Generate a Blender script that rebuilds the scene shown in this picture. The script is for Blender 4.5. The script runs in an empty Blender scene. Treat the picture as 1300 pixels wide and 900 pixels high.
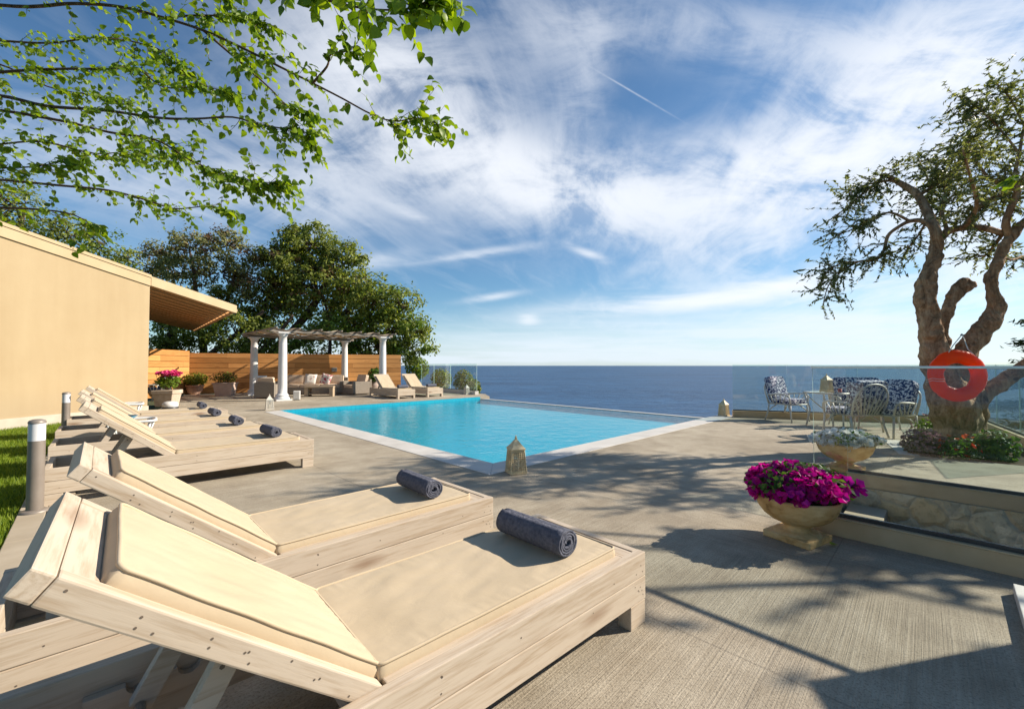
import bpy, bmesh, math, random
import numpy as np
from mathutils import Vector, Matrix, noise as mnoise
from mathutils.geometry import tessellate_polygon

random.seed(7)
rng = np.random.default_rng(7)
R = math.radians
scene = bpy.context.scene
COL = scene.collection

# ------------------------------------------------------------------ camera
F_PX, CAM_H, PITCH = 541.0, 1.30, math.atan(13.5 / 541.0)
cam_data = bpy.data.cameras.new('camera')
cam_data.sensor_width = 36.0
cam_data.lens = F_PX / 1300.0 * 36.0
cam_data.clip_start = 0.05
cam_data.clip_end = 60000
cam = bpy.data.objects.new('camera', cam_data)
cam.location = (0, 0, CAM_H)
cam.rotation_euler = (math.pi / 2 + PITCH, 0, 0)
COL.objects.link(cam)
scene.camera = cam


def ray(u, v):
    xv, yv = (u - 650) / F_PX, (450 - v) / F_PX
    return Vector((xv, math.cos(PITCH) - math.sin(PITCH) * yv, math.sin(PITCH) + math.cos(PITCH) * yv))


def P(u, v, z=0.0):
    """world point where the sight line through (u, v) of the photograph meets height z"""
    d = ray(u, v)
    t = (z - CAM_H) / d.z
    return Vector((d.x * t, d.y * t, z))


def PD(u, v, y):
    """world point on the sight line through (u, v) at distance y ahead"""
    d = ray(u, v)
    t = y / d.y
    return Vector((d.x * t, y, CAM_H + d.z * t))


# ------------------------------------------------------------------ materials
class NT:
    def __init__(self, tree):
        self.t = tree
        self.n = tree.nodes
        self.l = tree.links

    def node(self, typ, **kw):
        nd = self.n.new(typ)
        for k, v in kw.items():
            if k == 'inputs':
                for kk, vv in v.items():
                    if hasattr(vv, 'is_output'):
                        self.l.new(vv, nd.inputs[kk])
                    else:
                        nd.inputs[kk].default_value = vv
            else:
                setattr(nd, k, v)
        return nd

    def math(self, op, a, b=0.0, c=None, clamp=False):
        nd = self.n.new('ShaderNodeMath')
        nd.operation = op
        nd.use_clamp = clamp
        for i, x in enumerate((a, b, c)):
            if x is None:
                continue
            if hasattr(x, 'is_output'):
                self.l.new(x, nd.inputs[i])
            else:
                nd.inputs[i].default_value = x
        return nd.outputs[0]

    def ramp(self, fac, stops):
        nd = self.n.new('ShaderNodeValToRGB')
        el = nd.color_ramp.elements
        while len(el) < len(stops):
            el.new(0.5)
        for e, (p, c) in zip(el, stops):
            e.position = p
            e.color = (*c, 1) if len(c) == 3 else c
        self.l.new(fac, nd.inputs[0])
        return nd.outputs[0]

    def mix(self, fac, a, b, blend='MIX'):
        nd = self.n.new('ShaderNodeMix')
        nd.data_type = 'RGBA'
        nd.blend_type = blend
        for i, x in ((0, fac), (6, a), (7, b)):
            if hasattr(x, 'is_output'):
                self.l.new(x, nd.inputs[i])
            elif i == 0:
                nd.inputs[i].default_value = x
            else:
                nd.inputs[i].default_value = (*x, 1) if len(x) == 3 else x
        return nd.outputs[2]

    def coords(self, scale=(1, 1, 1), rot=(0, 0, 0), kind='Object', jitter=True):
        tc = self.n.new('ShaderNodeTexCoord')
        out = tc.outputs[kind]
        if jitter:
            oi = self.n.new('ShaderNodeObjectInfo')
            sc = self.n.new('ShaderNodeVectorMath')
            sc.operation = 'SCALE'
            sc.inputs[0].default_value = (7.3, 3.1, 5.7)
            self.l.new(oi.outputs['Random'], sc.inputs['Scale'])
            ad = self.n.new('ShaderNodeVectorMath')
            ad.operation = 'ADD'
            self.l.new(out, ad.inputs[0])
            self.l.new(sc.outputs[0], ad.inputs[1])
            out = ad.outputs[0]
        mp = self.n.new('ShaderNodeMapping')
        mp.inputs['Scale'].default_value = scale
        mp.inputs['Rotation'].default_value = rot
        self.l.new(out, mp.inputs[0])
        return mp.outputs[0]

    def noise(self, vec, scale=5, detail=5, rough=0.55, dist=0.0):
        nd = self.n.new('ShaderNodeTexNoise')
        self.l.new(vec, nd.inputs['Vector'])
        nd.inputs['Scale'].default_value = scale
        nd.inputs['Detail'].default_value = detail
        nd.inputs['Roughness'].default_value = rough
        nd.inputs['Distortion'].default_value = dist
        return nd.outputs['Fac']

    def voronoi(self, vec, scale=5, feature='F1', out='Distance'):
        nd = self.n.new('ShaderNodeTexVoronoi')
        nd.feature = feature
        self.l.new(vec, nd.inputs['Vector'])
        nd.inputs['Scale'].default_value = scale
        return nd.outputs[out]

    def bump(self, h, strength=0.3, dist=0.01, normal=None):
        nd = self.n.new('ShaderNodeBump')
        nd.inputs['Strength'].default_value = strength
        nd.inputs['Distance'].default_value = dist
        self.l.new(h, nd.inputs['Height'])
        if normal is not None:
            self.l.new(normal, nd.inputs['Normal'])
        return nd.outputs[0]

    def principled(self, color, rough=0.6, spec=0.35, metal=0.0, normal=None, **kw):
        nd = self.n.new('ShaderNodeBsdfPrincipled')
        for k, x in (('Base Color', color), ('Roughness', rough), ('Specular IOR Level', spec), ('Metallic', metal)):
            if hasattr(x, 'is_output'):
                self.l.new(x, nd.inputs[k])
            elif k == 'Base Color':
                nd.inputs[k].default_value = (*x, 1)
            else:
                nd.inputs[k].default_value = x
        if normal is not None:
            self.l.new(normal, nd.inputs['Normal'])
        for k, x in kw.items():
            nd.inputs[k.replace('_', ' ')].default_value = x
        return nd.outputs[0]

    def out(self, shader):
        o = self.n.new('ShaderNodeOutputMaterial')
        self.l.new(shader, o.inputs[0])


def newmat(name):
    m = bpy.data.materials.new(name)
    m.use_nodes = True
    m.node_tree.nodes.clear()
    return m, NT(m.node_tree)


def basic(name, c1, c2, scale=6, rough=0.6, spec=0.35, bump=0.15, stretch=(1, 1, 1), detail=6, metal=0.0,
          bdist=0.01, lo=0.3, hi=0.7, rot=(0, 0, 0), fine=0):
    m, t = newmat(name)
    v = t.coords(stretch, rot)
    n = t.noise(v, scale, detail)
    c = t.ramp(n, [(lo, c1), (hi, c2)])
    nb = None
    if bump:
        h = n
        if fine:
            h = t.math('ADD', n, t.math('MULTIPLY', t.noise(v, fine, 3), 0.6))
        nb = t.bump(h, bump, bdist)
    t.out(t.principled(c, rough, spec, metal, nb))
    return m


def wood(name, light, dark, knot, axis='x', knots=True, rough=0.6, bump=0.2, gs=1.0, off_lo=0.3, island=0.0):
    m, t = newmat(name)
    st = {'x': (1.1, 15, 15), 'y': (15, 1.1, 15), 'z': (15, 15, 1.1)}[axis]
    st = tuple(s * gs for s in st)
    v = t.coords(st)
    n1 = t.noise(v, 1.6, 7, 0.6, 0.8)
    v2 = t.coords(tuple(s * 2.6 for s in st))
    n2 = t.noise(v2, 2.2, 5, 0.6)
    f = t.math('ADD', t.math('MULTIPLY', n1, 0.54), t.math('MULTIPLY', n2, 0.46))
    c = t.ramp(f, [(off_lo, dark), (0.52, light), (0.75, tuple(min(1, x * 1.07) for x in light))])
    if island:
        gi = t.node('ShaderNodeNewGeometry')
        tone = t.ramp(gi.outputs['Random Per Island'], [(0.0, tuple(x * (1 - island) for x in (1, 0.94, 0.85))), (0.5, (1, 1, 1)), (1.0, (1 + island * 0.6,) * 3)])
        c = t.mix(1.0, c, tone, 'MULTIPLY')
    if knots:
        ks = {'x': (2.0, 7, 7), 'y': (7, 2.0, 7), 'z': (7, 7, 2.0)}[axis]
        vk = t.coords(ks)
        k = t.voronoi(vk, 0.55)
        km = t.ramp(k, [(0.04, (1, 1, 1)), (0.17, (0, 0, 0))])
        c = t.mix(t.math('MULTIPLY', km, 0.7), c, knot)
        vb = t.coords((1.3, 1.3, 1.3))
        blotch = t.ramp(t.noise(vb, 1.8, 3), [(0.4, (0, 0, 0)), (0.75, (1, 1, 1))])
        c = t.mix(t.math('MULTIPLY', blotch, 0.35), c, tuple(0.5 * (a + b) for a, b in zip(dark, light)))
    t.out(t.principled(c, rough, 0.25, 0, t.bump(f, bump, 0.004)))
    return m


def leafmat(name, cols, trans=0.35, tcol=None, rough=0.5, spec=0.3):
    m, t = newmat(name)
    g = t.node('ShaderNodeNewGeometry')
    k = len(cols) - 1
    c = t.ramp(g.outputs['Random Per Island'], [(i / k, x) for i, x in enumerate(cols)])
    p = t.principled(c, rough, spec)
    tr = t.node('ShaderNodeBsdfTranslucent')
    tc = t.mix(1.0, c, tcol or (1.35, 1.35, 0.6), 'MULTIPLY')
    t.l.new(tc, tr.inputs[0])
    ms = t.node('ShaderNodeMixShader')
    ms.inputs[0].default_value = trans
    t.l.new(p, ms.inputs[1])
    t.l.new(tr.outputs[0], ms.inputs[2])
    t.out(ms.outputs[0])
    return m


def glassmat(name, tint, ior=1.45, rough=0.0, bump_scale=0, bump=0.0, bdist=0.01, gain=1.0, sky_sheen=0.0):
    m, t = newmat(name)
    tr = t.node('ShaderNodeBsdfTransparent')
    tr.inputs[0].default_value = (*tint, 1)
    gl = t.node('ShaderNodeBsdfGlossy')
    gl.inputs['Roughness'].default_value = rough
    # Schlick reflectance, the same from both sides of the pane
    fr = t.node('ShaderNodeLayerWeight')
    f0 = ((ior - 1) / (ior + 1)) ** 2
    if bump:
        v = t.coords((1, 1, 1), jitter=False)
        h = t.math('ADD', t.noise(v, bump_scale, 3), t.math('MULTIPLY', t.noise(v, bump_scale * 3.3, 2), 0.3))
        nb = t.bump(h, bump, bdist)
        t.l.new(nb, gl.inputs['Normal'])
        t.l.new(nb, fr.inputs['Normal'])
    base = tr.outputs[0]
    if sky_sheen:  # pale diffuse film painted in for sky light reflected by the pane
        df = t.node('ShaderNodeBsdfDiffuse', inputs={0: (0.72, 0.88, 0.90, 1)})
        dm = t.node('ShaderNodeMixShader')
        v_ = t.coords((1, 1, 1))
        t.l.new(t.math('MULTIPLY', t.ramp(t.noise(v_, 2.2, 5, 0.6), [(0.3, (0.6, 0.6, 0.6)), (0.7, (1, 1, 1))]), sky_sheen), dm.inputs[0])
        t.l.new(base, dm.inputs[1])
        t.l.new(df.outputs[0], dm.inputs[2])
        base = dm.outputs[0]
    ms = t.node('ShaderNodeMixShader')
    t.l.new(t.math('MULTIPLY', t.math('ADD', t.math('MULTIPLY', t.math('POWER', fr.outputs['Facing'], 5.0), 1 - f0), f0), gain, clamp=True), ms.inputs[0])
    t.l.new(base, ms.inputs[1])
    t.l.new(gl.outputs[0], ms.inputs[2])
    t.out(ms.outputs[0])
    return m


M = {}
PALE, PALED, KNOT = (0.67, 0.56, 0.435), (0.43, 0.305, 0.19), (0.22, 0.10, 0.04)
M['pine_x'] = wood('pale_pine_along', PALE, PALED, KNOT, 'x')
M['pine_y'] = wood('pale_pine_across', PALE, PALED, KNOT, 'y')
M['pine_z'] = wood('pale_pine_upright', PALE, PALED, KNOT, 'z')
M['nail'] = basic('nail_head', (0.10, 0.08, 0.06), (0.16, 0.12, 0.09), 30, 0.5, 0.4, 0)
M['fence'] = wood('varnished_cedar', (0.78, 0.385, 0.13), (0.54, 0.225, 0.066), (0.22, 0.07, 0.018), 'x', True, 0.5, 0.2, 0.55, island=0.32)
M['rafter'] = wood('rafter_wood', (0.52, 0.27, 0.11), (0.34, 0.16, 0.06), (0.2, 0.08, 0.03), 'x', False)
M['beam'] = wood('pergola_wood', (0.55, 0.42, 0.28), (0.36, 0.26, 0.17), (0.2, 0.1, 0.05), 'x', False)


def canvas():
    m, t = newmat('cream_canvas')
    v = t.coords((1, 1, 1))
    w = t.noise(v, 420, 2)
    b = t.noise(v, 3.0, 4)
    c = t.ramp(b, [(0.3, (0.595, 0.475, 0.315)), (0.7, (0.655, 0.53, 0.365))])
    c = t.mix(t.math('MULTIPLY', w, 0.12), c, (0.55, 0.43, 0.28))
    wr = t.noise(t.coords((1.0, 1.6, 1)), 7, 4, 0.55, 0.7)
    n = t.bump(wr, 0.25, 0.012)
    n = t.bump(w, 0.08, 0.002, n)
    t.out(t.principled(c, 0.75, 0.2, 0, n, Sheen_Weight=0.08))
    return m


M['canvas'] = canvas()
M['towel'] = basic('charcoal_towel', (0.075, 0.08, 0.105), (0.145, 0.15, 0.185), 60, 0.95, 0.1, 0.9, detail=4, bdist=0.006, fine=300)


def concrete():
    m, t = newmat('brushed_concrete')
    tc = t.coords((1, 1, 1), jitter=False)
    big = t.noise(tc, 0.55, 6, 0.6, 0.4)
    mid = t.noise(tc, 3.2, 6, 0.62)
    # brushed streaks run square to the joints
    def brushed(rot, across, along, det, ds):
        mp = t.node('ShaderNodeMapping', vector_type='TEXTURE')
        t.l.new(tc, mp.inputs[0])
        mp.inputs['Rotation'].default_value = (0, 0, rot)
        mp.inputs['Scale'].default_value = (along, across, 1)
        return t.noise(mp.outputs[0], 1.0, det, 0.7, ds)
    sx_ = t.node('ShaderNodeSeparateXYZ')
    t.l.new(tc, sx_.inputs[0])
    q_ = t.math('ADD', t.math('MULTIPLY', sx_.outputs[0], 0.711), t.math('MULTIPLY', sx_.outputs[1], 0.703))
    q_ = t.math('ADD', q_, t.math('MULTIPLY', t.math('SUBTRACT', mid, 0.5), 1.2))
    turn = t.node('ShaderNodeMapRange', inputs={0: q_, 1: 3.05, 2: 3.5}).outputs[0]

    def lerp_(a, b):
        return t.math('ADD', t.math('MULTIPLY', a, t.math('SUBTRACT', 1.0, turn)), t.math('MULTIPLY', b, turn))
    s1 = lerp_(brushed(R(44.7), 0.030, 0.9, 6, 0.2), brushed(R(-45.3), 0.030, 0.9, 6, 0.2))
    s2 = lerp_(brushed(R(46), 0.009, 1.6, 4, 0.1), brushed(R(-44), 0.009, 1.6, 4, 0.1))
    fine = t.noise(tc, 95, 3, 0.7)
    f = t.math('ADD', t.math('MULTIPLY', big, 0.36), t.math('MULTIPLY', mid, 0.24))
    f = t.math('ADD', f, t.math('MULTIPLY', s1, 0.19))
    f = t.math('ADD', f, t.math('MULTIPLY', s2, 0.14))
    f = t.math('ADD', f, 0.065)
    c = t.ramp(f, [(0.385, (0.21, 0.168, 0.118)), (0.49, (0.405, 0.340, 0.248)), (0.60, (0.58, 0.505, 0.385))])
    c = t.mix(t.math('MULTIPLY', t.ramp(fine, [(0.50, (0, 0, 0)), (0.66, (1, 1, 1))]), 0.6), c, (0.15, 0.12, 0.085))
    # control joints across the slab
    sep = t.node('ShaderNodeSeparateXYZ')
    t.l.new(tc, sep.inputs[0])
    stain = t.ramp(t.noise(tc, 1.3, 7, 0.7, 0.8), [(0.52, (0, 0, 0)), (0.7, (1, 1, 1))])
    c = t.mix(t.math('MULTIPLY', stain, 0.35), c, (0.24, 0.20, 0.15))

    def joint(a, b, off, step, wid):
        q = t.math('ADD', t.math('MULTIPLY', sep.outputs[0], a), t.math('MULTIPLY', sep.outputs[1], b))
        q = t.math('ADD', q, -off + 400 * step)
        q = t.math('FRACT', t.math('DIVIDE', q, step))
        q = t.math('ABSOLUTE', t.math('SUBTRACT', q, 0.5))
        return t.math('GREATER_THAN', q, 0.5 - wid / step)
    j = t.math('MAXIMUM', joint(0.711, 0.703, 2.08, 1.84, 0.006), joint(-0.703, 0.711, 0.55, 3.68, 0.005))
    c = t.mix(t.math('MULTIPLY', j, 0.32), c, (0.13, 0.11, 0.09))
    h = t.math('ADD', t.math('MULTIPLY', s1, 0.4), t.math('MULTIPLY', s2, 0.9))
    h = t.math('ADD', h, t.math('MULTIPLY', fine, 0.5))
    h = t.math('SUBTRACT', h, j)
    t.out(t.principled(c, 0.8, 0.25, 0, t.bump(h, 0.8, 0.009)))
    return m


M['concrete'] = concrete()
M['coping'] = basic('white_coping_stone', (0.60, 0.57, 0.52), (0.74, 0.71, 0.66), 3, 0.6, 0.3, 0.08)
M['whitestone'] = basic('white_stone', (0.62, 0.60, 0.56), (0.76, 0.74, 0.70), 9, 0.65, 0.3, 0.1)
M['kerb'] = basic('beige_kerb_stone', (0.50, 0.345, 0.185), (0.62, 0.455, 0.265), 3, 0.6, 0.35, 0.1, detail=8)
M['border'] = basic('sandstone_border', (0.42, 0.34, 0.24), (0.58, 0.49, 0.37), 2.2, 0.8, 0.2, 0.2, detail=8)


def pooltile():
    m, t = newmat('turquoise_mosaic')
    v = t.coords((1, 1, 1), jitter=False)
    br = t.node('ShaderNodeTexBrick', offset=0.0, inputs={'Vector': v, 'Scale': 1.0, 'Mortar Size': 0.002, 'Brick Width': 0.05, 'Row Height': 0.05,
                                              'Color1': (0.006, 0.335, 0.44, 1), 'Color2': (0.010, 0.41, 0.51, 1), 'Mortar': (0.05, 0.45, 0.53, 1)})
    big = t.noise(v, 0.8, 4)
    ca = t.noise(v, 5.5, 3, 0.5, 1.5)
    c = t.mix(t.math('MULTIPLY', big, 0.5), br.outputs[0], (0.006, 0.25, 0.40))
    caus = t.ramp(ca, [(0.46, (0, 0, 0)), (0.5, (1, 1, 1)), (0.54, (0, 0, 0))])
    t.out(t.principled(c, 0.4, 0.3))
    return m


M['pooltile'] = pooltile()
M['water'] = glassmat('pool_water_surface', (0.74, 0.97, 1.0), 1.33, 0.012, 3.4, 0.7, 0.03, 0.72)
M['glass'] = glassmat('clear_glass', (0.955, 0.986, 0.980), 1.45, 0.0, gain=0.95)
M['glass_sheen'] = glassmat('sky_sheen_glass', (0.90, 0.972, 0.968), 1.45, 0.0, gain=1.2, sky_sheen=0.045)  # seaward panes, reflected sky brightness put into the colour
M['glass_edge'] = basic('glass_edge', (0.42, 0.58, 0.54), (0.52, 0.66, 0.62), 5, 0.2, 0.5, 0)
M['steel'] = basic('brushed_steel', (0.55, 0.54, 0.52), (0.68, 0.67, 0.65), 20, 0.3, 0.5, 0.03, metal=0.9)


def sea():
    m, t = newmat('sea_water')
    v = t.coords((1, 1, 1), jitter=False)
    big = t.noise(t.coords((0.0012, 0.0035, 1), (0, 0, 0.3), jitter=False), 1.0, 5, 0.6)
    mid = t.noise(t.coords((0.02, 0.05, 1), (0, 0, 0.2), jitter=False), 1.0, 6, 0.7)
    f = t.math('ADD', t.math('MULTIPLY', big, 0.45), t.math('MULTIPLY', mid, 0.55))
    c = t.ramp(f, [(0.42, (0.005, 0.036, 0.098)), (0.58, (0.022, 0.086, 0.190))])
    h = t.math('ADD', t.noise(v, 0.12, 6, 0.65), t.math('MULTIPLY', t.noise(v, 0.02, 4), 2.0))
    t.out(t.principled(c, 0.42, 0.18, 0, t.bump(h, 1.0, 2.0)))
    return m


M['sea'] = sea()


def plaster():
    m, t = newmat('ochre_plaster')
    v = t.coords((1, 1, 1), jitter=False)
    b = t.noise(v, 0.7, 6, 0.6)
    fz = t.noise(v, 160, 3)
    st = t.noise(t.coords((3, 3, 0.35), jitter=False), 1.2, 5)
    spz = t.node('ShaderNodeSeparateXYZ')
    t.l.new(v, spz.inputs[0])
    damp = t.node('ShaderNodeMapRange', inputs={0: t.math('ADD', spz.outputs[2], t.math('MULTIPLY', b, -0.9)), 1: 0.35, 2: -0.25}).outputs[0]
    f = t.math('ADD', t.math('MULTIPLY', b, 0.6), t.math('MULTIPLY', st, 0.4))
    c = t.ramp(f, [(0.3, (0.455, 0.335, 0.19)), (0.7, (0.535, 0.41, 0.245))])
    c = t.mix(t.math('MULTIPLY', damp, 0.35), c, (0.40, 0.31, 0.21))
    n = t.bump(t.math('ADD', fz, t.math('MULTIPLY', t.noise(v, 9, 4), 1.2)), 0.35, 0.005)
    t.out(t.principled(c, 0.85, 0.15, 0, n))
    return m


M['plaster'] = plaster()
M['trim'] = basic('ochre_trim', (0.56, 0.415, 0.24), (0.63, 0.48, 0.295), 2, 0.8, 0.2, 0.1)
M['plinth'] = basic('grey_plinth', (0.38, 0.34, 0.27), (0.52, 0.46, 0.37), 3, 0.85, 0.2, 0.2)
M['rooftile'] = basic('roof_tile', (0.36, 0.17, 0.09), (0.5, 0.27, 0.15), 8, 0.8, 0.2, 0.3)
M['soil'] = basic('soil', (0.05, 0.034, 0.02), (0.12, 0.085, 0.055), 14, 0.95, 0.1, 0.9, bdist=0.03)
M['turf'] = basic('turf', (0.035, 0.06, 0.012), (0.07, 0.11, 0.022), 6, 0.95, 0.1, 0.6)
M['hill'] = basic('scrub_hillside', (0.03, 0.045, 0.015), (0.13, 0.12, 0.06), 0.3, 0.95, 0.1, 0.8, bdist=0.4, detail=10)
M['grass'] = leafmat('grass_blades', [(0.07, 0.13, 0.01), (0.18, 0.26, 0.02), (0.30, 0.36, 0.04)], 0.4)


def rubble():
    m, t = newmat('rubble_stone')
    v = t.coords((1, 1, 1), jitter=False)
    dv = t.node('ShaderNodeVectorMath', operation='ADD')
    nz = t.node('ShaderNodeTexNoise', inputs={'Vector': v, 'Scale': 3.0, 'Detail': 4.0})
    t.l.new(v, dv.inputs[0])
    sc = t.node('ShaderNodeVectorMath', operation='SCALE', inputs={0: nz.outputs['Color'], 'Scale': 0.16})
    t.l.new(sc.outputs[0], dv.inputs[1])
    e = t.voronoi(dv.outputs[0], 4.6, 'DISTANCE_TO_EDGE')
    cc = t.voronoi(dv.outputs[0], 4.6, 'F1', 'Color')
    sepc = t.node('ShaderNodeSeparateColor')
    t.l.new(cc, sepc.inputs[0])
    base = t.ramp(sepc.outputs[0], [(0, (0.76, 0.55, 0.28)), (0.5, (0.82, 0.67, 0.42)), (1, (0.70, 0.58, 0.40))])
    nn = t.noise(v, 15, 9, 0.75)
    base = t.mix(t.math('MULTIPLY', t.ramp(nn, [(0.48, (0, 0, 0)), (0.7, (1, 1, 1))]), 0.6), base, (0.26, 0.16, 0.07))
    joint = t.ramp(e, [(0.0, (1, 1, 1)), (0.09, (0, 0, 0))])
    c = t.mix(t.math('MULTIPLY', joint, 0.55), base, (0.50, 0.44, 0.33))
    h = t.math('ADD', t.math('MINIMUM', e, 0.15), t.math('MULTIPLY', nn, 0.12))
    t.out(t.principled(c, 0.9, 0.15, 0, t.bump(h, 1.0, 0.15)))
    return m


M['rubble'] = rubble()


def bark(name, c1, c2, c3, sc=1.0):
    m, t = newmat(name)
    v = t.coords((1, 1, 1), jitter=False)
    n1 = t.noise(t.coords((7 * sc, 7 * sc, 1.8 * sc), jitter=False), 1.0, 8, 0.68, 1.2)
    n2 = t.noise(v, 26 * sc, 5, 0.7)
    vo = t.voronoi(v, 5.0 * sc)
    f = t.math('ADD', t.math('MULTIPLY', n1, 0.7), t.math('MULTIPLY', n2, 0.3))
    c = t.ramp(f, [(0.34, c1), (0.5, c2), (0.66, c3)])
    pit = t.ramp(vo, [(0.05, (1, 1, 1)), (0.2, (0, 0, 0))])
    c = t.mix(t.math('MULTIPLY', pit, 0.5), c, tuple(x * 0.45 for x in c1))
    h = t.math('SUBTRACT', f, t.math('MULTIPLY', pit, 0.4))
    t.out(t.principled(c, 0.9, 0.15, 0, t.bump(h, 1.0, 0.05)))
    return m


M['bark_olive'] = bark('olive_bark', (0.09, 0.048, 0.025), (0.36, 0.215, 0.12), (0.62, 0.43, 0.27))
M['bark_dark'] = bark('dark_bark', (0.03, 0.022, 0.015), (0.075, 0.055, 0.04), (0.15, 0.115, 0.085), 0.7)
M['bark_twig'] = bark('mulberry_bark', (0.075, 0.045, 0.027), (0.15, 0.095, 0.06), (0.26, 0.18, 0.12), 2.0)
M['leaf_mulberry'] = leafmat('mulberry_leaf', [(0.055, 0.115, 0.008), (0.13, 0.22, 0.014), (0.23, 0.33, 0.022)], 0.48, (1.9, 1.7, 0.4), 0.45, 0.35)
M['leaf_olive'] = leafmat('olive_leaf', [(0.05, 0.066, 0.02), (0.125, 0.145, 0.052), (0.27, 0.285, 0.16)], 0.38, (1.6, 1.6, 0.6))
M['leaf_oak'] = leafmat('oak_leaf', [(0.065, 0.095, 0.014), (0.18, 0.22, 0.036), (0.33, 0.36, 0.085)], 0.45)
M['leaf_grey'] = leafmat('grey_green_leaf', [(0.09, 0.11, 0.04), (0.19, 0.20, 0.07), (0.31, 0.30, 0.125)], 0.4)
M['leaf_brown'] = leafmat('dry_leaf', [(0.08, 0.045, 0.02), (0.15, 0.09, 0.04), (0.21, 0.14, 0.06)], 0.25, (1.2, 1.0, 0.6))
M['leaf_bright'] = leafmat('bright_leaf', [(0.07, 0.12, 0.012), (0.14, 0.22, 0.022), (0.23, 0.31, 0.04)], 0.4)
M['leaf_pine'] = leafmat('conifer_needles', [(0.012, 0.024, 0.008), (0.028, 0.048, 0.015), (0.05, 0.075, 0.02)], 0.15)
M['leaf_bed'] = leafmat('bedding_leaf', [(0.03, 0.07, 0.01), (0.07, 0.14, 0.02), (0.13, 0.21, 0.03)], 0.35)
M['petal_magenta'] = leafmat('magenta_petal', [(0.32, 0.002, 0.14), (0.52, 0.004, 0.25), (0.64, 0.015, 0.37)], 0.35, (1.3, 0.6, 1.2))
M['petal_white'] = leafmat('white_petal', [(0.62, 0.64, 0.60), (0.76, 0.77, 0.74), (0.84, 0.84, 0.82)], 0.25, (1, 1, 1))
M['petal_pink'] = leafmat('pink_petal', [(0.55, 0.02, 0.12), (0.68, 0.05, 0.22), (0.75, 0.12, 0.33)], 0.3, (1.2, 0.8, 1))
M['petal_dusty'] = leafmat('dusty_pink_petal', [(0.22, 0.10, 0.12), (0.36, 0.18, 0.20), (0.46, 0.28, 0.28)], 0.2, (1, 1, 1))
M['petal_orange'] = leafmat('orange_petal', [(0.55, 0.05, 0.02), (0.7, 0.10, 0.03), (0.75, 0.18, 0.05)], 0.3, (1.1, 1, 0.8))


def urnmat():
    m, t = newmat('weathered_urn_stone')
    v = t.coords((1, 1, 1))
    n1 = t.noise(v, 4.5, 8, 0.65, 0.5)
    n2 = t.noise(t.coords((1, 1, 2.6)), 9, 6, 0.7)
    f = t.math('ADD', t.math('MULTIPLY', n1, 0.6), t.math('MULTIPLY', n2, 0.4))
    c = t.ramp(f, [(0.34, (0.20, 0.10, 0.035)), (0.46, (0.54, 0.34, 0.135)), (0.64, (0.72, 0.53, 0.27))])
    t.out(t.principled(c, 0.8, 0.25, 0, t.bump(t.noise(v, 34, 6, 0.7), 0.5, 0.012)))
    return m


M['urn'] = urnmat()
M['terracotta'] = basic('pale_terracotta', (0.44, 0.25, 0.17), (0.56, 0.36, 0.26), 6, 0.8, 0.2, 0.2)
M['pinkpot'] = basic('pinkish_clay', (0.50, 0.37, 0.30), (0.62, 0.48, 0.40), 5, 0.8, 0.2, 0.15)
M['planter'] = basic('weathered_stone_planter', (0.46, 0.35, 0.25), (0.64, 0.53, 0.42), 5, 0.85, 0.2, 0.4, detail=9)
M['white'] = basic('white_enamel', (0.70, 0.68, 0.64), (0.80, 0.78, 0.75), 6, 0.35, 0.45, 0.04)
M['column'] = basic('white_column_paint', (0.74, 0.72, 0.70), (0.82, 0.81, 0.79), 5, 0.55, 0.35, 0.06)
M['whiteiron'] = basic('cream_metal', (0.60, 0.56, 0.48), (0.72, 0.68, 0.60), 30, 0.45, 0.4, 0.1)
M['lantern'] = basic('cream_lantern_metal', (0.58, 0.45, 0.25), (0.74, 0.61, 0.38), 24, 0.6, 0.35, 0.25)
M['lantern_white'] = basic('white_lantern_metal', (0.66, 0.60, 0.50), (0.78, 0.73, 0.64), 24, 0.6, 0.35, 0.2)
M['candle'] = basic('candle_wax', (0.72, 0.66, 0.52), (0.80, 0.74, 0.60), 8, 0.6, 0.3, 0)
mb_, tb_ = newmat('orange_buoy_plastic')
pb_ = tb_.principled(tb_.ramp(tb_.noise(tb_.coords(), 5, 4), [(0.3, (0.90, 0.085, 0.006)), (0.7, (0.95, 0.14, 0.015))]), 0.38, 0.3)
trb_ = tb_.node('ShaderNodeBsdfTranslucent', inputs={'Color': (1.0, 0.16, 0.015, 1)})
msb_ = tb_.node('ShaderNodeMixShader', inputs={0: 0.5, 1: pb_, 2: trb_.outputs[0]})
tb_.out(msb_.outputs[0])
M['buoy'] = mb_
M['rope'] = basic('white_rope', (0.62, 0.58, 0.5), (0.75, 0.72, 0.65), 60, 0.8, 0.2, 0.4)
M['bollard'] = basic('grey_bollard_metal', (0.215, 0.18, 0.15), (0.26, 0.22, 0.185), 9, 0.45, 0.45, 0.05, metal=0.2)
M['diffuser'] = basic('frosted_diffuser', (0.72, 0.71, 0.72), (0.80, 0.79, 0.80), 9, 0.35, 0.4, 0.02)


def floral(name, dark, light, sc=14, lo=0.5, hi=0.55, third=None):
    m, t = newmat(name)
    v = t.coords((1, 1, 1))
    n = t.noise(v, sc, 3, 0.6, 1.6)
    vo = t.voronoi(v, sc * 1.1)
    f = t.math('ADD', t.math('MULTIPLY', n, 0.7), t.math('MULTIPLY', vo, 0.35))
    c = t.ramp(f, [(lo, dark), (hi, light)])
    if third:
        c = t.mix(t.ramp(t.noise(v, sc * 0.35, 3, 0.5, 1.0), [(0.52, (0, 0, 0)), (0.58, (1, 1, 1))]), c, third)
    t.out(t.principled(c, 0.85, 0.15, 0, t.bump(t.noise(v, 150, 2), 0.2, 0.003)))
    return m


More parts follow.
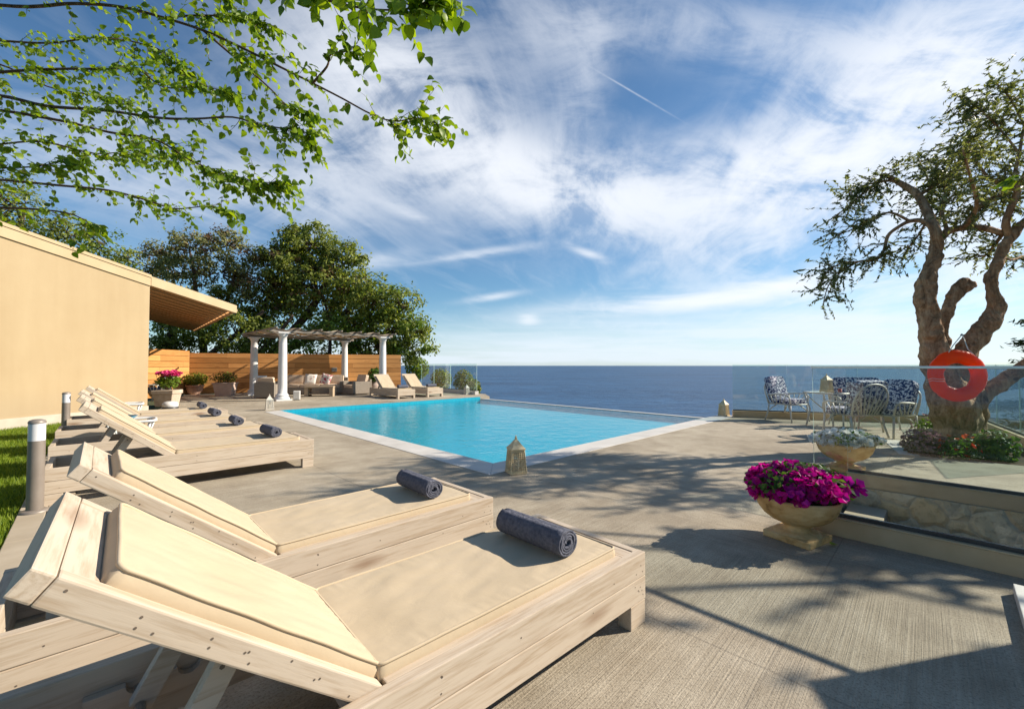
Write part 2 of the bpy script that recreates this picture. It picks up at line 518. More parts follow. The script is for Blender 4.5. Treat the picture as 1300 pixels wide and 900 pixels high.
M['blue_floral'] = floral('navy_white_fabric', (0.022, 0.032, 0.115), (0.66, 0.66, 0.70), 24, 0.52, 0.57)
M['red_floral'] = floral('red_white_fabric', (0.45, 0.05, 0.09), (0.72, 0.66, 0.60), 9, 0.46, 0.52)
M['grey_floral'] = floral('cream_red_fabric', (0.36, 0.10, 0.10), (0.74, 0.68, 0.60), 7, 0.34, 0.42)


def rattan():
    m, t = newmat('grey_wicker')
    v = t.coords((1, 1, 1))
    w = t.node('ShaderNodeTexWave', wave_type='BANDS', bands_direction='Z', inputs={'Vector': v, 'Scale': 40.0, 'Distortion': 1.5})
    n = t.noise(v, 30, 4)
    f = t.math('ADD', t.math('MULTIPLY', w.outputs['Fac'], 0.5), t.math('MULTIPLY', n, 0.5))
    c = t.ramp(f, [(0.3, (0.20, 0.165, 0.13)), (0.75, (0.38, 0.33, 0.27))])
    t.out(t.principled(c, 0.7, 0.25, 0, t.bump(f, 0.6, 0.01)))
    return m


M['wicker'] = rattan()
M['sofa_cushion'] = basic('beige_sofa_fabric', (0.56, 0.43, 0.31), (0.65, 0.51, 0.38), 10, 0.85, 0.15, 0.2)
M['navy'] = basic('navy_fabric', (0.06, 0.08, 0.17), (0.10, 0.13, 0.25), 12, 0.85, 0.15, 0.2)
M['shade_cloth'] = basic('grey_shade_cloth', (0.34, 0.34, 0.33), (0.46, 0.45, 0.42), 3, 0.8, 0.2, 0.1)
M['beige_cloth'] = basic('beige_shade_cloth', (0.60, 0.47, 0.31), (0.70, 0.56, 0.39), 3, 0.8, 0.2, 0.1)
M['dark'] = basic('dark_plastic', (0.03, 0.03, 0.03), (0.06, 0.06, 0.06), 8, 0.4, 0.4, 0)
M['darkbeam'] = wood('weathered_dark_wood', (0.26, 0.22, 0.18), (0.14, 0.115, 0.09), (0.06, 0.04, 0.03), 'x', False)
M['bluebowl'] = basic('blue_glass_bowl', (0.09, 0.24, 0.36), (0.20, 0.40, 0.52), 16, 0.25, 0.5, 0.1)
M['lampgrey'] = basic('lamp_metal', (0.25, 0.23, 0.2), (0.32, 0.3, 0.27), 8, 0.4, 0.5, 0)
M['red_wax'] = basic('red_paper', (0.62, 0.10, 0.06), (0.7, 0.16, 0.10), 8, 0.6, 0.3, 0)




def retone(m, k):
    """scale a material's base colours, leaving its grey masks alone"""
    for nd in m.node_tree.nodes:
        if nd.type == 'VALTORGB':
            els = nd.color_ramp.elements
            if all(e.color[0] == e.color[1] == e.color[2] for e in els):
                continue
            for e in els:
                e.color = (*[c * k for c in e.color[:3]], 1)
        elif nd.type == 'MIX':
            for i in (6, 7):
                s = nd.inputs[i]
                if not s.is_linked and nd.blend_type == 'MIX':
                    s.default_value = (*[c * k for c in s.default_value[:3]], 1)


for _n in ('concrete', 'plaster', 'trim', 'canvas', 'pine_x', 'pine_y', 'pine_z', 'border', 'coping', 'beam'):
    retone(M[_n], 0.79)
for _n in ('white', 'column', 'planter', 'pinkpot', 'whiteiron', 'diffuser', 'lantern_white', 'fence', 'whitestone'):
    retone(M[_n], 0.86)


# ------------------------------------------------------------------ mesh building
class MB:
    def __init__(self):
        self.v, self.f, self.m, self.s = [], [], [], []

    def add(self, verts, faces, mi=0, smooth=False):
        o = len(self.v)
        self.v += [tuple(x) for x in verts]
        self.f += [tuple(i + o for i in f) for f in faces]
        self.m += [mi] * len(faces)
        self.s += [smooth] * len(faces)

    def box(self, c, s, mi=0, mat=None):
        hx, hy, hz = s[0] / 2, s[1] / 2, s[2] / 2
        vs = [Vector((x * hx, y * hy, z * hz)) for x, y, z in
              ((-1, -1, -1), (1, -1, -1), (1, 1, -1), (-1, 1, -1), (-1, -1, 1), (1, -1, 1), (1, 1, 1), (-1, 1, 1))]
        if mat is not None:
            vs = [mat @ x for x in vs]
        c = Vector(c)
        self.add([x + c for x in vs], [(0, 3, 2, 1), (4, 5, 6, 7), (0, 1, 5, 4), (1, 2, 6, 5), (2, 3, 7, 6), (3, 0, 4, 7)], mi)

    def box2(self, a, b, mi=0):
        self.box([(x + y) / 2 for x, y in zip(a, b)], [abs(y - x) for x, y in zip(a, b)], mi)

    def bar(self, a, b, w, h, mi=0, up=Vector((0, 0, 1))):
        a, b = Vector(a), Vector(b)
        x = (b - a).normalized()
        y = up.cross(x)
        y = y.normalized() if y.length > 1e-4 else Vector((0, 1, 0))
        z = x.cross(y)
        m = Matrix((x, y, z)).transposed()
        self.box((a + b) / 2, ((b - a).length, w, h), mi, m)

    def prism(self, poly, z0, z1, mi=0, side_mi=None):
        n = len(poly)
        area = sum(poly[i][0] * poly[(i + 1) % n][1] - poly[(i + 1) % n][0] * poly[i][1] for i in range(n))
        if area < 0:
            poly = poly[::-1]
        zt = z1 if hasattr(z1, '__len__') else [z1] * n
        vs = [(p[0], p[1], z0) for p in poly] + [(p[0], p[1], zt[i]) for i, p in enumerate(poly)]
        self.add(vs, [tuple(range(n))[::-1], tuple(range(n, 2 * n))], mi)
        self.add(vs, [(i, (i + 1) % n, n + (i + 1) % n, n + i) for i in range(n)], mi if side_mi is None else side_mi)

    def tube(self, pts, rad, n=8, mi=0, caps=True, closed=False, wob=0.0, seed=0.0):
        pts = [Vector(p) for p in pts]
        k = len(pts)
        if not hasattr(rad, '__len__'):
            rad = [rad] * k
        up = Vector((0.13, 0.21, 0.97)).normalized()
        vs, prev = [], None
        for i, p in enumerate(pts):
            if closed:
                t = pts[(i + 1) % k] - pts[i - 1]
            else:
                t = pts[min(i + 1, k - 1)] - pts[max(i - 1, 0)]
            t = t.normalized() if t.length > 1e-9 else Vector((0, 0, 1))
            if prev is None:
                a = up.cross(t)
                if a.length < 0.05:
                    a = Vector((1, 0, 0)).cross(t)
                a.normalize()
            else:
                a = prev - t * prev.dot(t)
                a.normalize()
            prev = a
            b = t.cross(a)
            for j in range(n):
                th = 2 * math.pi * j / n
                r = rad[i]
                if wob:
                    q = p + (a * math.cos(th) + b * math.sin(th)) * r
                    r *= 1 + wob * mnoise.noise(q * (1.1 / max(rad[i], 0.02)) + Vector((seed, seed, 0)))
                vs.append(p + (a * math.cos(th) + b * math.sin(th)) * r)
        fs = []
        for i in range(k if closed else k - 1):
            i2 = (i + 1) % k
            for j in range(n):
                j2 = (j + 1) % n
                fs.append((i * n + j, i * n + j2, i2 * n + j2, i2 * n + j))
        self.add(vs, fs, mi, True)
        if caps and not closed:
            o = len(self.v) - len(vs)
            self.f += [tuple(o + j for j in range(n))[::-1], tuple(o + (k - 1) * n + j for j in range(n))]
            self.m += [mi, mi]
            self.s += [False, False]

    def lathe(self, prof, c=(0, 0, 0), n=24, mi=0, smooth=True, sx=1.0, sy=1.0):
        vs = []
        for r, z in prof:
            for j in range(n):
                th = 2 * math.pi * j / n
                vs.append((c[0] + r * sx * math.cos(th), c[1] + r * sy * math.sin(th), c[2] + z))
        fs = [(i * n + j, i * n + (j + 1) % n, (i + 1) * n + (j + 1) % n, (i + 1) * n + j)
              for i in range(len(prof) - 1) for j in range(n)]
        self.add(vs, fs, mi, smooth)
        if prof[0][0] > 1e-5:
            self.add(vs[:n], [tuple(range(n))[::-1]], mi)
        if prof[-1][0] > 1e-5:
            self.add(vs[-n:], [tuple(range(n))], mi)

    def disc(self, c, nrm, r, mi=0, n=6):
        nrm = Vector(nrm).normalized()
        a = nrm.orthogonal().normalized()
        b = nrm.cross(a)
        c = Vector(c)
        self.add([c + (a * math.cos(2 * math.pi * j / n) + b * math.sin(2 * math.pi * j / n)) * r for j in range(n)], [tuple(range(n))], mi)

    def mesh(self, name, mats, bevel=0.0, segs=2):
        me = bpy.data.meshes.new(name)
        me.from_pydata([tuple(x) for x in self.v], [], self.f)
        for m in (mats if isinstance(mats, (list, tuple)) else [mats]):
            me.materials.append(m)
        me.polygons.foreach_set('material_index', self.m)
        me.polygons.foreach_set('use_smooth', self.s)
        if bevel:
            bm = bmesh.new()
            bm.from_mesh(me)
            bmesh.ops.remove_doubles(bm, verts=bm.verts, dist=1e-5)
            es = [e for e in bm.edges if len(e.link_faces) == 2 and e.calc_face_angle(0) > 0.6]
            bmesh.ops.bevel(bm, geom=es, offset=bevel, segments=segs, affect='EDGES', profile=0.6, clamp_overlap=True)
            bm.to_mesh(me)
            bm.free()
        me.update()
        return me

    def build(self, name, mats, parent=None, bevel=0.0, segs=2):
        return link(name, self.mesh(name, mats, bevel, segs), parent)


def link(name, me, parent=None, loc=None, rot=None):
    o = bpy.data.objects.new(name, me)
    COL.objects.link(o)
    if parent is not None:
        o.parent = parent
    if loc is not None:
        o.location = loc
    if rot is not None:
        o.rotation_euler = rot
    return o


def thing(name, label, cat, loc=(0, 0, 0), rz=0.0, group=None):
    o = bpy.data.objects.new(name, None)
    o.empty_display_size = 0.2
    COL.objects.link(o)
    o.location = loc
    o.rotation_euler = (0, 0, rz)
    return tag(o, label, cat, group)


def tag(o, label=None, cat=None, group=None, kind=None):
    if label:
        o['label'] = label
    if cat:
        o['category'] = cat
    if group:
        o['group'] = group
    if kind:
        o['kind'] = kind
    return o


def copy_tree(o, parent=None):
    c = o.copy()
    COL.objects.link(c)
    if parent is not None:
        c.parent = parent
    for ch in [x for x in bpy.data.objects if x.parent == o]:
        copy_tree(ch, c)
    return c


def scatter(tv, tf, locs, rots, sizes):
    """one mesh made of many copies of a small template (leaves, petals, blades)"""
    tv = np.asarray(tv, float)
    k, N = len(tv), len(locs)
    V = np.einsum('nij,kj->nki', rots, tv) * np.asarray(sizes).reshape(N, 1, 1) + np.asarray(locs)[:, None, :]
    return V.reshape(-1, 3), tf, k, N


def scatter_mesh(name, tv, tf, locs, rots, sizes, mat, smooth=True):
    V, tf, k, N = scatter(tv, tf, locs, rots, sizes)
    fl = len(tf[0])
    base = np.asarray(tf).reshape(-1)
    idx = (base[None, :] + (np.arange(N) * k)[:, None]).reshape(-1)
    nf = N * len(tf)
    me = bpy.data.meshes.new(name)
    me.vertices.add(len(V))
    me.vertices.foreach_set('co', V.reshape(-1))
    me.loops.add(len(idx))
    me.loops.foreach_set('vertex_index', idx.astype(np.int32))
    me.polygons.add(nf)
    me.polygons.foreach_set('loop_start', (np.arange(nf) * fl).astype(np.int32))
    me.polygons.foreach_set('use_smooth', np.full(nf, smooth))
    me.materials.append(mat)
    me.update(calc_edges=True)
    me.validate()
    return me


def rand_rots(n, normals=None, spread=1.0):
    """random frames whose z axis leans to the given normals"""
    z = rng.normal(size=(n, 3)) * spread
    if normals is not None:
        z = z + normals
    z /= np.linalg.norm(z, axis=1, keepdims=True) + 1e-9
    a = rng.normal(size=(n, 3))
    x = np.cross(a, z)
    x /= np.linalg.norm(x, axis=1, keepdims=True) + 1e-9
    y = np.cross(z, x)
    return np.stack([x, y, z], axis=2)


LEAF4 = ([(0, -0.5, 0), (0.28, 0, 0.06), (0, 0.5, 0), (-0.28, 0, 0.06)], [(0, 1, 2, 3)])
OLIVE = ([(0, -0.5, 0), (0.14, -0.05, 0.02), (0, 0.5, -0.05), (-0.14, -0.05, 0.02)], [(0, 1, 2, 3)])
_rows = [(0.0, 0.05, 0.0), (0.10, 0.34, 0.0), (0.38, 0.40, 0.03), (0.72, 0.24, -0.03), (1.0, 0.015, -0.16)]
MULB = ([p for (t, w, z) in _rows for p in ((-w, t, z + 0.10 * w / 0.4), (0, t + (0.03 if t == 0 else 0), z), (w, t, z + 0.10 * w / 0.4))],
        [(3 * i + j, 3 * i + j + 1, 3 * i + j + 4, 3 * i + j + 3) for i in range(4) for j in range(2)])


def flower_tmpl(n=5):
    vs = [(0, 0, -0.28)]
    for j in range(2 * n):
        th = math.pi * j / n
        r = 0.5 if j % 2 == 0 else 0.40
        vs.append((r * math.cos(th), r * math.sin(th), 0.04 if j % 2 == 0 else 0.0))
    return vs, [(0, 1 + j, 1 + (j + 1) % (2 * n)) for j in range(2 * n)]


FLOWER = flower_tmpl()


def cushion_mb(sx, sy, sz, corner=0.03, puff=0.012, nx=26, ny=16, wr=0.004, seed=0.0, pipe=0.0058, mb=None, c=(0, 0, 0), pleat=0.0):
    """boxed cushion with welted seams, crowned top and a few wrinkles"""
    mb = mb or MB()
    hx, hy = sx / 2, sy / 2

    def outline(x, y):
        px, py = x * hx, y * hy
        qx, qy = abs(px) - (hx - corner), abs(py) - (hy - corner)
        if qx > 0 and qy > 0:
            m, l = max(qx, qy), math.hypot(qx, qy)
            px = math.copysign(hx - corner + qx * m / l, px)
            py = math.copysign(hy - corner + qy * m / l, py)
        return px, py

    def spaced(n):
        return [math.sin((i / n - 0.5) * math.pi) * 0.35 + (2 * i / n - 1) * 0.65 for i in range(n + 1)]
    xs, ys = spaced(nx), spaced(ny)
    for sgn in (1, -1):
        vs = []
        for y in ys:
            for x in xs:
                px, py = outline(x, y)
                e = (1 - abs(x) ** 6) * (1 - abs(y) ** 6)
                z = sz / 2 - 0.006 + puff * e
                if sgn > 0:
                    q = Vector((px * 3.5, py * 6, seed))
                    z += wr * mnoise.noise(q) * min(1, e * 3) + wr * 0.7 * mnoise.noise(q * 2.7) * min(1, 4 * (1 - max(abs(x), abs(y))))
                    if pleat:
                        ed = max(0.0, 1 - (1 - abs(y)) * hy / 0.10) * mnoise.noise(Vector((px * 42 + py * 9, y > 0, seed))) \
                            + max(0.0, 1 - (1 - abs(x)) * hx / 0.10) * mnoise.noise(Vector((py * 42 + px * 9, x > 0, seed + 5)))
                        z += pleat * ed * min(1, 8 * (1 - max(abs(x), abs(y))) + 0.15)
                        # a soft hollow left by use
                        z -= pleat * 1.6 * math.exp(-((px - 0.1) ** 2) / 0.06 - (py ** 2) / 0.03)
                vs.append((px + c[0], py + c[1], c[2] + sgn * z))
        k = nx + 1
        fs = [(j * k + i, j * k + i + 1, (j + 1) * k + i + 1, (j + 1) * k + i) for j in range(ny) for i in range(nx)]
        if sgn < 0:
            fs = [f[::-1] for f in fs]
        mb.add(vs, fs, 0, True)
    ring = [(x, -1) for x in xs[:-1]] + [(1, y) for y in ys[:-1]] + [(x, 1) for x in xs[:0:-1]] + [(-1, y) for y in ys[:0:-1]]
    n = len(ring)
    vs = []
    for lev, bul in ((-1, 0), (-0.4, 0.006), (0.4, 0.006), (1, 0)):
        for x, y in ring:
            px, py = outline(x, y)
            d = Vector((px / hx, py / hy))
            vs.append((px + c[0] + bul * (1 if d.x > 0.97 else -1 if d.x < -0.97 else 0),
                       py + c[1] + bul * (1 if d.y > 0.97 else -1 if d.y < -0.97 else 0)
                       , c[2] + lev * (sz / 2 - 0.006) + wr * 0.3 * mnoise.noise(Vector((px * 9, py * 9, seed + lev)))))
    mb.add(vs, [(r * n + i, r * n + (i + 1) % n, (r + 1) * n + (i + 1) % n, (r + 1) * n + i) for r in range(3) for i in range(n)], 0, True)
    if pipe:
        for lev in (-1, 1):
            pts = [(*[a + b for a, b in zip(outline(x, y), c)], c[2] + lev * (sz / 2 - 0.006)
                    + wr * 0.3 * mnoise.noise(Vector((outline(x, y)[0] * 9, outline(x, y)[1] * 9, seed + lev)))) for x, y in ring]
            mb.tube(pts, pipe, 6, 0, closed=True)
    return mb


def pillow_mb(s, th, seed=0.0, n=14, mb=None, mat=None, ex=0.55):
    mb = mb or MB()
    mat = mat or Matrix()
    for sgn in (1, -1):
        vs = []
        for j in range(n + 1):
            for i in range(n + 1):
                x, y = 2 * i / n - 1, 2 * j / n - 1
                e = max(0, (1 - x ** 4) * (1 - y ** 4)) ** ex
                pin = 1 - 0.06 * (1 - x * x) * abs(y) ** 3
                pin2 = 1 - 0.06 * (1 - y * y) * abs(x) ** 3
                z = sgn * (th / 2 * e * (1 + 0.12 * mnoise.noise(Vector((x * 2, y * 2, seed)))))
                vs.append(mat @ Vector((x * s[0] / 2 * pin2, y * s[1] / 2 * pin, z)))
        k = n + 1
        fs = [(j * k + i, j * k + i + 1, (j + 1) * k + i + 1, (j + 1) * k + i) for j in range(n) for i in range(n)]
        mb.add(vs, fs if sgn > 0 else [f[::-1] for f in fs], 0, True)
    return mb

# ------------------------------------------------------------------ light and sky
SUN_AZ, SUN_EL = R(12), R(31)          # azimuth measured from +X towards +Y
SUN_DIR = Vector((math.cos(SUN_EL) * math.cos(SUN_AZ), math.cos(SUN_EL) * math.sin(SUN_AZ), math.sin(SUN_EL)))
sun = bpy.data.lights.new('sun', 'SUN')
sun.energy = 5.0
sun.angle = R(0.55)
sun.color = (1.0, 0.90, 0.765)
so = bpy.data.objects.new('sun', sun)
so.rotation_euler = SUN_DIR.to_track_quat('Z', 'Y').to_euler()
so.location = (20, 5, 20)
COL.objects.link(so)

world = bpy.data.worlds.new('World')
scene.world = world
world.use_nodes = True
world.node_tree.nodes.clear()
w = NT(world.node_tree)
sky = w.node('ShaderNodeTexSky', sky_type='NISHITA')
sky.sun_disc = False
sky.sun_elevation = SUN_EL
sky.sun_rotation = math.pi / 2 - SUN_AZ
sky.altitude = 60
sky.air_density = 1.0
sky.dust_density = 0.35
sky.ozone_density = 2.2
tc = w.node('ShaderNodeTexCoord')
dvec = tc.outputs['Generated']
sp = w.node('ShaderNodeSeparateXYZ')
w.l.new(dvec, sp.inputs[0])
ymax = w.math('MAXIMUM', sp.outputs[1], 0.02)
gx = w.math('DIVIDE', sp.outputs[0], ymax)
gz = w.math('DIVIDE', sp.outputs[2], ymax)
gv = w.node('ShaderNodeCombineXYZ', inputs={0: gx, 1: gz})
# cirrus texture: stretched, warped noise over the cloud layer
zc = w.math('ADD', w.math('MAXIMUM', sp.outputs[2], 0.0), 0.05)
lv = w.node('ShaderNodeCombineXYZ', inputs={0: w.math('DIVIDE', sp.outputs[0], zc), 1: w.math('DIVIDE', sp.outputs[1], zc)})


def wmap(vec, loc, rot, scale, typ='POINT'):
    mp = w.node('ShaderNodeMapping', vector_type=typ)
    w.l.new(vec, mp.inputs[0])
    mp.inputs['Location'].default_value = loc
    mp.inputs['Rotation'].default_value = rot
    mp.inputs['Scale'].default_value = scale
    return mp.outputs[0]


n_soft = w.noise(wmap(gv.outputs[0], (3.1, 1.7, 0), (0, 0, R(28)), (1.5, 2.8, 1)), 2.3, 9, 0.62, 0.5)
n_wisp = w.noise(wmap(lv.outputs[0], (0.3, 0.9, 0), (0, 0, R(-14)), (0.40, 1.5, 1), 'TEXTURE'), 1.0, 9, 0.62, 1.1)
n_fib = w.noise(wmap(lv.outputs[0], (1.4, 0.2, 0), (0, 0, R(-10)), (0.14, 1.0, 1), 'TEXTURE'), 1.0, 8, 0.6, 0.7)
n_low = w.noise(wmap(gv.outputs[0], (0.4, 5.2, 0), (0, 0, R(6)), (1.4, 9.0, 1)), 2.2, 8, 0.6, 0.5)


def ell(u, v, a, b, rot, wt):
    vec = wmap(gv.outputs[0], ((u - 650) / F_PX, (463.5 - v) / F_PX, 0), (0, 0, R(-rot)), (a / F_PX, b / F_PX, 1), 'TEXTURE')
    dp = w.node('ShaderNodeVectorMath', operation='DOT_PRODUCT')
    w.l.new(vec, dp.inputs[0])
    w.l.new(vec, dp.inputs[1])
    return w.math('MULTIPLY', w.math('POWER', 0.3679, dp.outputs['Value']), wt)


def total(items):
    s = None
    for e in items:
        x = ell(*e)
        s = x if s is None else w.math('ADD', s, x)
    return s


big = total([
    (470, 70, 150, 90, 25, 0.62), (560, 160, 160, 62, 32, 0.75), (700, 235, 170, 46, 14, 0.85), (900, 228, 190, 52, -6, 0.80),
    (1090, 170, 230, 75, -30, 0.95), (1230, 90, 180, 110, -35, 0.85), (1180, 270, 230, 70, -12, 0.75), (960, 40, 260, 42, 8, 0.38), (740, 120, 30, 110, 12, 0.34), (700, 40, 60, 60, 20, 0.25),
    (160, 200, 230, 70, 12, 0.42), (380, 250, 120, 40, 10, 0.35), (1240, 350, 200, 55, -6, 0.55), (420, 190, 110, 50, 30, 0.35)])
tex = w.math('ADD', w.math('MULTIPLY', n_soft, 0.80), w.math('ADD', w.math('MULTIPLY', n_wisp, 0.38), w.math('MULTIPLY', n_fib, 0.14)))
texm = w.node('ShaderNodeMapRange', interpolation_type='SMOOTHSTEP', inputs={0: tex, 1: 0.50, 2: 0.80, 3: 0.18, 4: 1.55}).outputs[0]
m1 = w.math('MULTIPLY', big, texm)
wisps = total([(900, 378, 170, 12, -5, 1.5), (990, 362, 120, 9, -10, 1.1), (600, 322, 55, 5, -8, 1.0), (622, 377, 34, 4, -8, 0.9), (745, 320, 24, 5, 22, 0.9), (672, 406, 12, 6, 0, 0.9),
               (520, 270, 60, 7, 25, 0.4), (860, 315, 80, 9, -28, 0.3), (480, 330, 60, 10, -10, 0.45)])
wt = w.node('ShaderNodeMapRange', inputs={0: n_low, 1: 0.32, 2: 0.62, 3: 0.1, 4: 1.25}).outputs[0]
m2 = w.math('MULTIPLY', wisps, wt)
band = total([(960, 428, 470, 28, 0, 0.6), (650, 450, 1500, 26, 0, 0.62), (650, 462, 3000, 12, 0, 0.7), (1100, 405, 330, 26, -2, 0.6)])
bt = w.node('ShaderNodeMapRange', inputs={0: w.noise(wmap(gv.outputs[0], (0, 0, 0), (0, 0, R(2)), (1.0, 14, 1)), 2.0, 6, 0.55, 0.3), 1: 0.3, 2: 0.65, 3: 0.5, 4: 1.15}).outputs[0]
m3 = w.math('MULTIPLY', band, bt)
# contrail
ctr = ell(808, 113, 46, 1.1, 31, 0.5)
ctr = w.math('MULTIPLY', ctr, w.node('ShaderNodeMapRange', inputs={0: w.noise(gv.outputs[0], 30, 3), 1: 0.3, 2: 0.6, 3: 0.4, 4: 1.0}).outputs[0])
gen = w.node('ShaderNodeMapRange', inputs={0: n_wisp, 1: 0.5, 2: 0.85, 3: 0.0, 4: 0.16}).outputs[0]
cm = w.math('ADD', w.math('ADD', m1, m2), ctr)
cm = w.math('ADD', cm, gen)
cm = w.math('SUBTRACT', 1.0, w.math('POWER', 0.3679, w.math('MULTIPLY', cm, 1.05)))
cm = w.math('MULTIPLY', cm, w.node('ShaderNodeMapRange', inputs={0: sp.outputs[2], 1: -0.02, 2: 0.02, 3: 0.0, 4: 1.0}).outputs[0], clamp=True)
SKY_GAIN = 1.0
skyc = w.mix(1.0, sky.outputs[0], (0.72, 1.0, 1.14), 'MULTIPLY')
m3 = w.math('MULTIPLY', m3, w.node('ShaderNodeMapRange', inputs={0: sp.outputs[2], 1: -0.02, 2: 0.01, 3: 0.0, 4: 1.0}).outputs[0], clamp=True)
skyb = w.mix(w.math('MULTIPLY', m3, 0.8), skyc, (7.9, 8.7, 9.8))
col = w.mix(cm, skyb, (9.1, 9.4, 9.9))
bg = w.node('ShaderNodeBackground', inputs={'Color': col, 'Strength': 0.066})
wo = w.node('ShaderNodeOutputWorld')
w.l.new(bg.outputs[0], wo.inputs[0])
world.cycles.sampling_method = 'MANUAL'
world.cycles.sample_map_resolution = 512

vs = scene.view_settings
vs.view_transform = 'Standard'
vs.look = 'None'
vs.exposure = 0.76
vs.gamma = 1.0
vs.use_curve_mapping = False
scene.render.engine = 'CYCLES'
scene.cycles.use_denoising = True
scene.cycles.max_bounces = 7
scene.cycles.diffuse_bounces = 3
scene.cycles.glossy_bounces = 3
scene.cycles.transmission_bounces = 4
scene.cycles.transparent_max_bounces = 16
scene.cycles.caustics_reflective = False
scene.cycles.caustics_refractive = False
scene.cycles.sample_clamp_indirect = 6

# ------------------------------------------------------------------ ground plan
N_ = Vector((-0.25, 5.67))                       # near corner of the pool
PA, PB = Vector((-0.697, 0.717)), Vector((0.717, 0.697))
LF, RT = N_ + PA * 9.1, N_ + PB * 7.4
FR = LF + PB * 7.4
nN = Vector((0.711, 0.703))                      # square to the row of loungers
dD = Vector((-0.703, 0.711))
WALL0, WALL1 = Vector((-11.35, 2.9)), Vector((-9.9, 11.6))
FENCE_C, FENCE_R = Vector((-14.4, 19.0)), Vector((-5.97, 22.9))
st_a = Vector((2.37, 3.39))
st_b = Vector((3.65, 4.68))
d2 = Vector((0.703, -0.711))
WELL = [st_a + nN * 0.142, st_b, st_b + d2 * 5.0, st_a + nN * 0.142 + d2 * 5.0]
BED = [Vector((5.85, 6.15)), Vector((6.95, 5.25)), Vector((8.0, 6.6)), Vector((6.65, 7.35))]
COPW = 0.42


def sheet(name, outer, holes, z, thick, mat):
    loops = [[Vector((p[0], p[1], 0)) for p in outer]] + [[Vector((p[0], p[1], 0)) for p in h] for h in holes]
    tris = tessellate_polygon(loops)
    flat = [p for lp in loops for p in lp]
    mb = MB()
    top = []
    for t in tris:
        a, b, c = (flat[i] for i in t)
        top.append(t if (b - a).cross(c - a).z > 0 else t[::-1])
    mb.add([(p.x, p.y, z) for p in flat], top)
    if thick:
        for lp in loops:
            n = len(lp)
            vs_ = [(p.x, p.y, z) for p in lp] + [(p.x, p.y, z - thick) for p in lp]
            mb.add(vs_, [(i, (i + 1) % n, n + (i + 1) % n, n + i) for i in range(n)])
    return mb.build(name, mat)


bl0, bl1 = nN * -0.08 + dD * -7.5, nN * -0.08 + dD * 14.4
deck_outer = [bl0, Vector((9.5, -5.2)), Vector((9.0, 3.4)), Vector((8.05, 6.7)), Vector((10.05, 9.2)), Vector((5.55, 10.98)), RT + PB * 0.42 + PA * 0.02,
              RT - PA * 0.0 + PB * 0.0, N_, LF, FR, FR + PB * 0.5, Vector((-1.2, 19.2)), Vector((-4.4, 22.0)), FENCE_R + Vector((0.3, 0.1)), FENCE_C + Vector((-0.2, 0.1)),
              WALL1 + Vector((0.0, 0.2)), bl1]
tag(sheet('deck', deck_outer, [WELL, BED], 0.0, 0.3, M['concrete']), kind='structure')

# coping, a hair proud of the deck
cop = MB()
i_n, o_n = N_, N_ - (PA + PB) * COPW
o_l, o_r = LF - PB * COPW, RT - PA * COPW
cop.prism([N_, LF, o_l, o_n], -0.12, 0.006)
cop.prism([N_ + PB * 0.002, o_n + PB * 0.002, o_r + PB * 0.55, RT + PB * 0.55], -0.12, 0.006)
tag(cop.build('pool_coping', M['coping'], bevel=0.004), kind='structure')

WATER = -0.075
basin = MB()
dz = -0.235


def wallquad(a, b, z0, z1, flip=False):
    q = [(a.x, a.y, z0), (b.x, b.y, z0), (b.x, b.y, z1), (a.x, a.y, z1)]
    basin.add(q, [(0, 1, 2, 3)])


e = 0.003
Ni, Li, Fi, Ri = N_ + (PA + PB) * e, LF + (PB - PA) * e, FR - (PA + PB) * e, RT + (PA - PB) * e
for a, b in ((Ni, Li), (Ri, Ni), (Li, Fi), (Fi, Ri)):
    wallquad(a, b, dz, WATER - 0.012 if (a, b) == (Fi, Ri) else -0.004)
basin.add([(*p, dz) for p in (Ni, Ri, Fi, Li)], [(0, 1, 2, 3)])
tag(basin.build('pool_basin', M['pooltile']), kind='structure')
wb = MB()
wb.add([(*p, WATER) for p in (N_ + (PA + PB) * 0.006, RT + (PA - PB) * 0.006 + PB * 0.02, FR - PA * 0.006 + PB * 0.02, LF + (PB - PA) * 0.006)], [(0, 1, 2, 3)])
tag(wb.build('pool_water', M['water']), kind='structure')
rim = MB()
r0, r1 = RT + PB * 0.022, FR + PB * 0.022
rim.prism([r0, r1, r1 + PB * 0.16, r0 + PB * 0.16], -2.6, WATER + 0.012)
tag(rim.build('infinity_edge', M['coping'], bevel=0.01), kind='structure')
lip = MB()
lip.prism([LF, FR, FR - PB * 0.0 + PA * 0.10, LF + PA * 0.10], -0.1, 0.008)
tag(lip.build('pool_edge_tiles', M['pooltile']), kind='structure')

# hillside and sea
plate = [(-70, -14), (11.5, -14), (10.4, 9.3), (5.6, 11.1), (-1.0, 18.2), (-3.2, 21.5), (-5.5, 24.2), (-8, 34), (-70, 60)]


def outside(x, y):
    best, inside = 1e9, False
    n = len(plate)
    for i in range(n):
        ax, ay = plate[i]
        bx, by = plate[(i + 1) % n]
        if (ay > y) != (by > y) and x < (bx - ax) * (y - ay) / (by - ay) + ax:
            inside = not inside
        tx, ty = bx - ax, by - ay
        t = max(0, min(1, ((x - ax) * tx + (y - ay) * ty) / (tx * tx + ty * ty)))
        best = min(best, math.hypot(x - ax - tx * t, y - ay - ty * t))
    return 0.0 if inside else best


def ground_z(x, y):
    d = outside(x, y)
    return max(-66, -0.5 - 0.75 * d + (0.5 * min(1, d * 0.2)) * mnoise.noise(Vector((x * 0.15, y * 0.15, 0))) * 3)


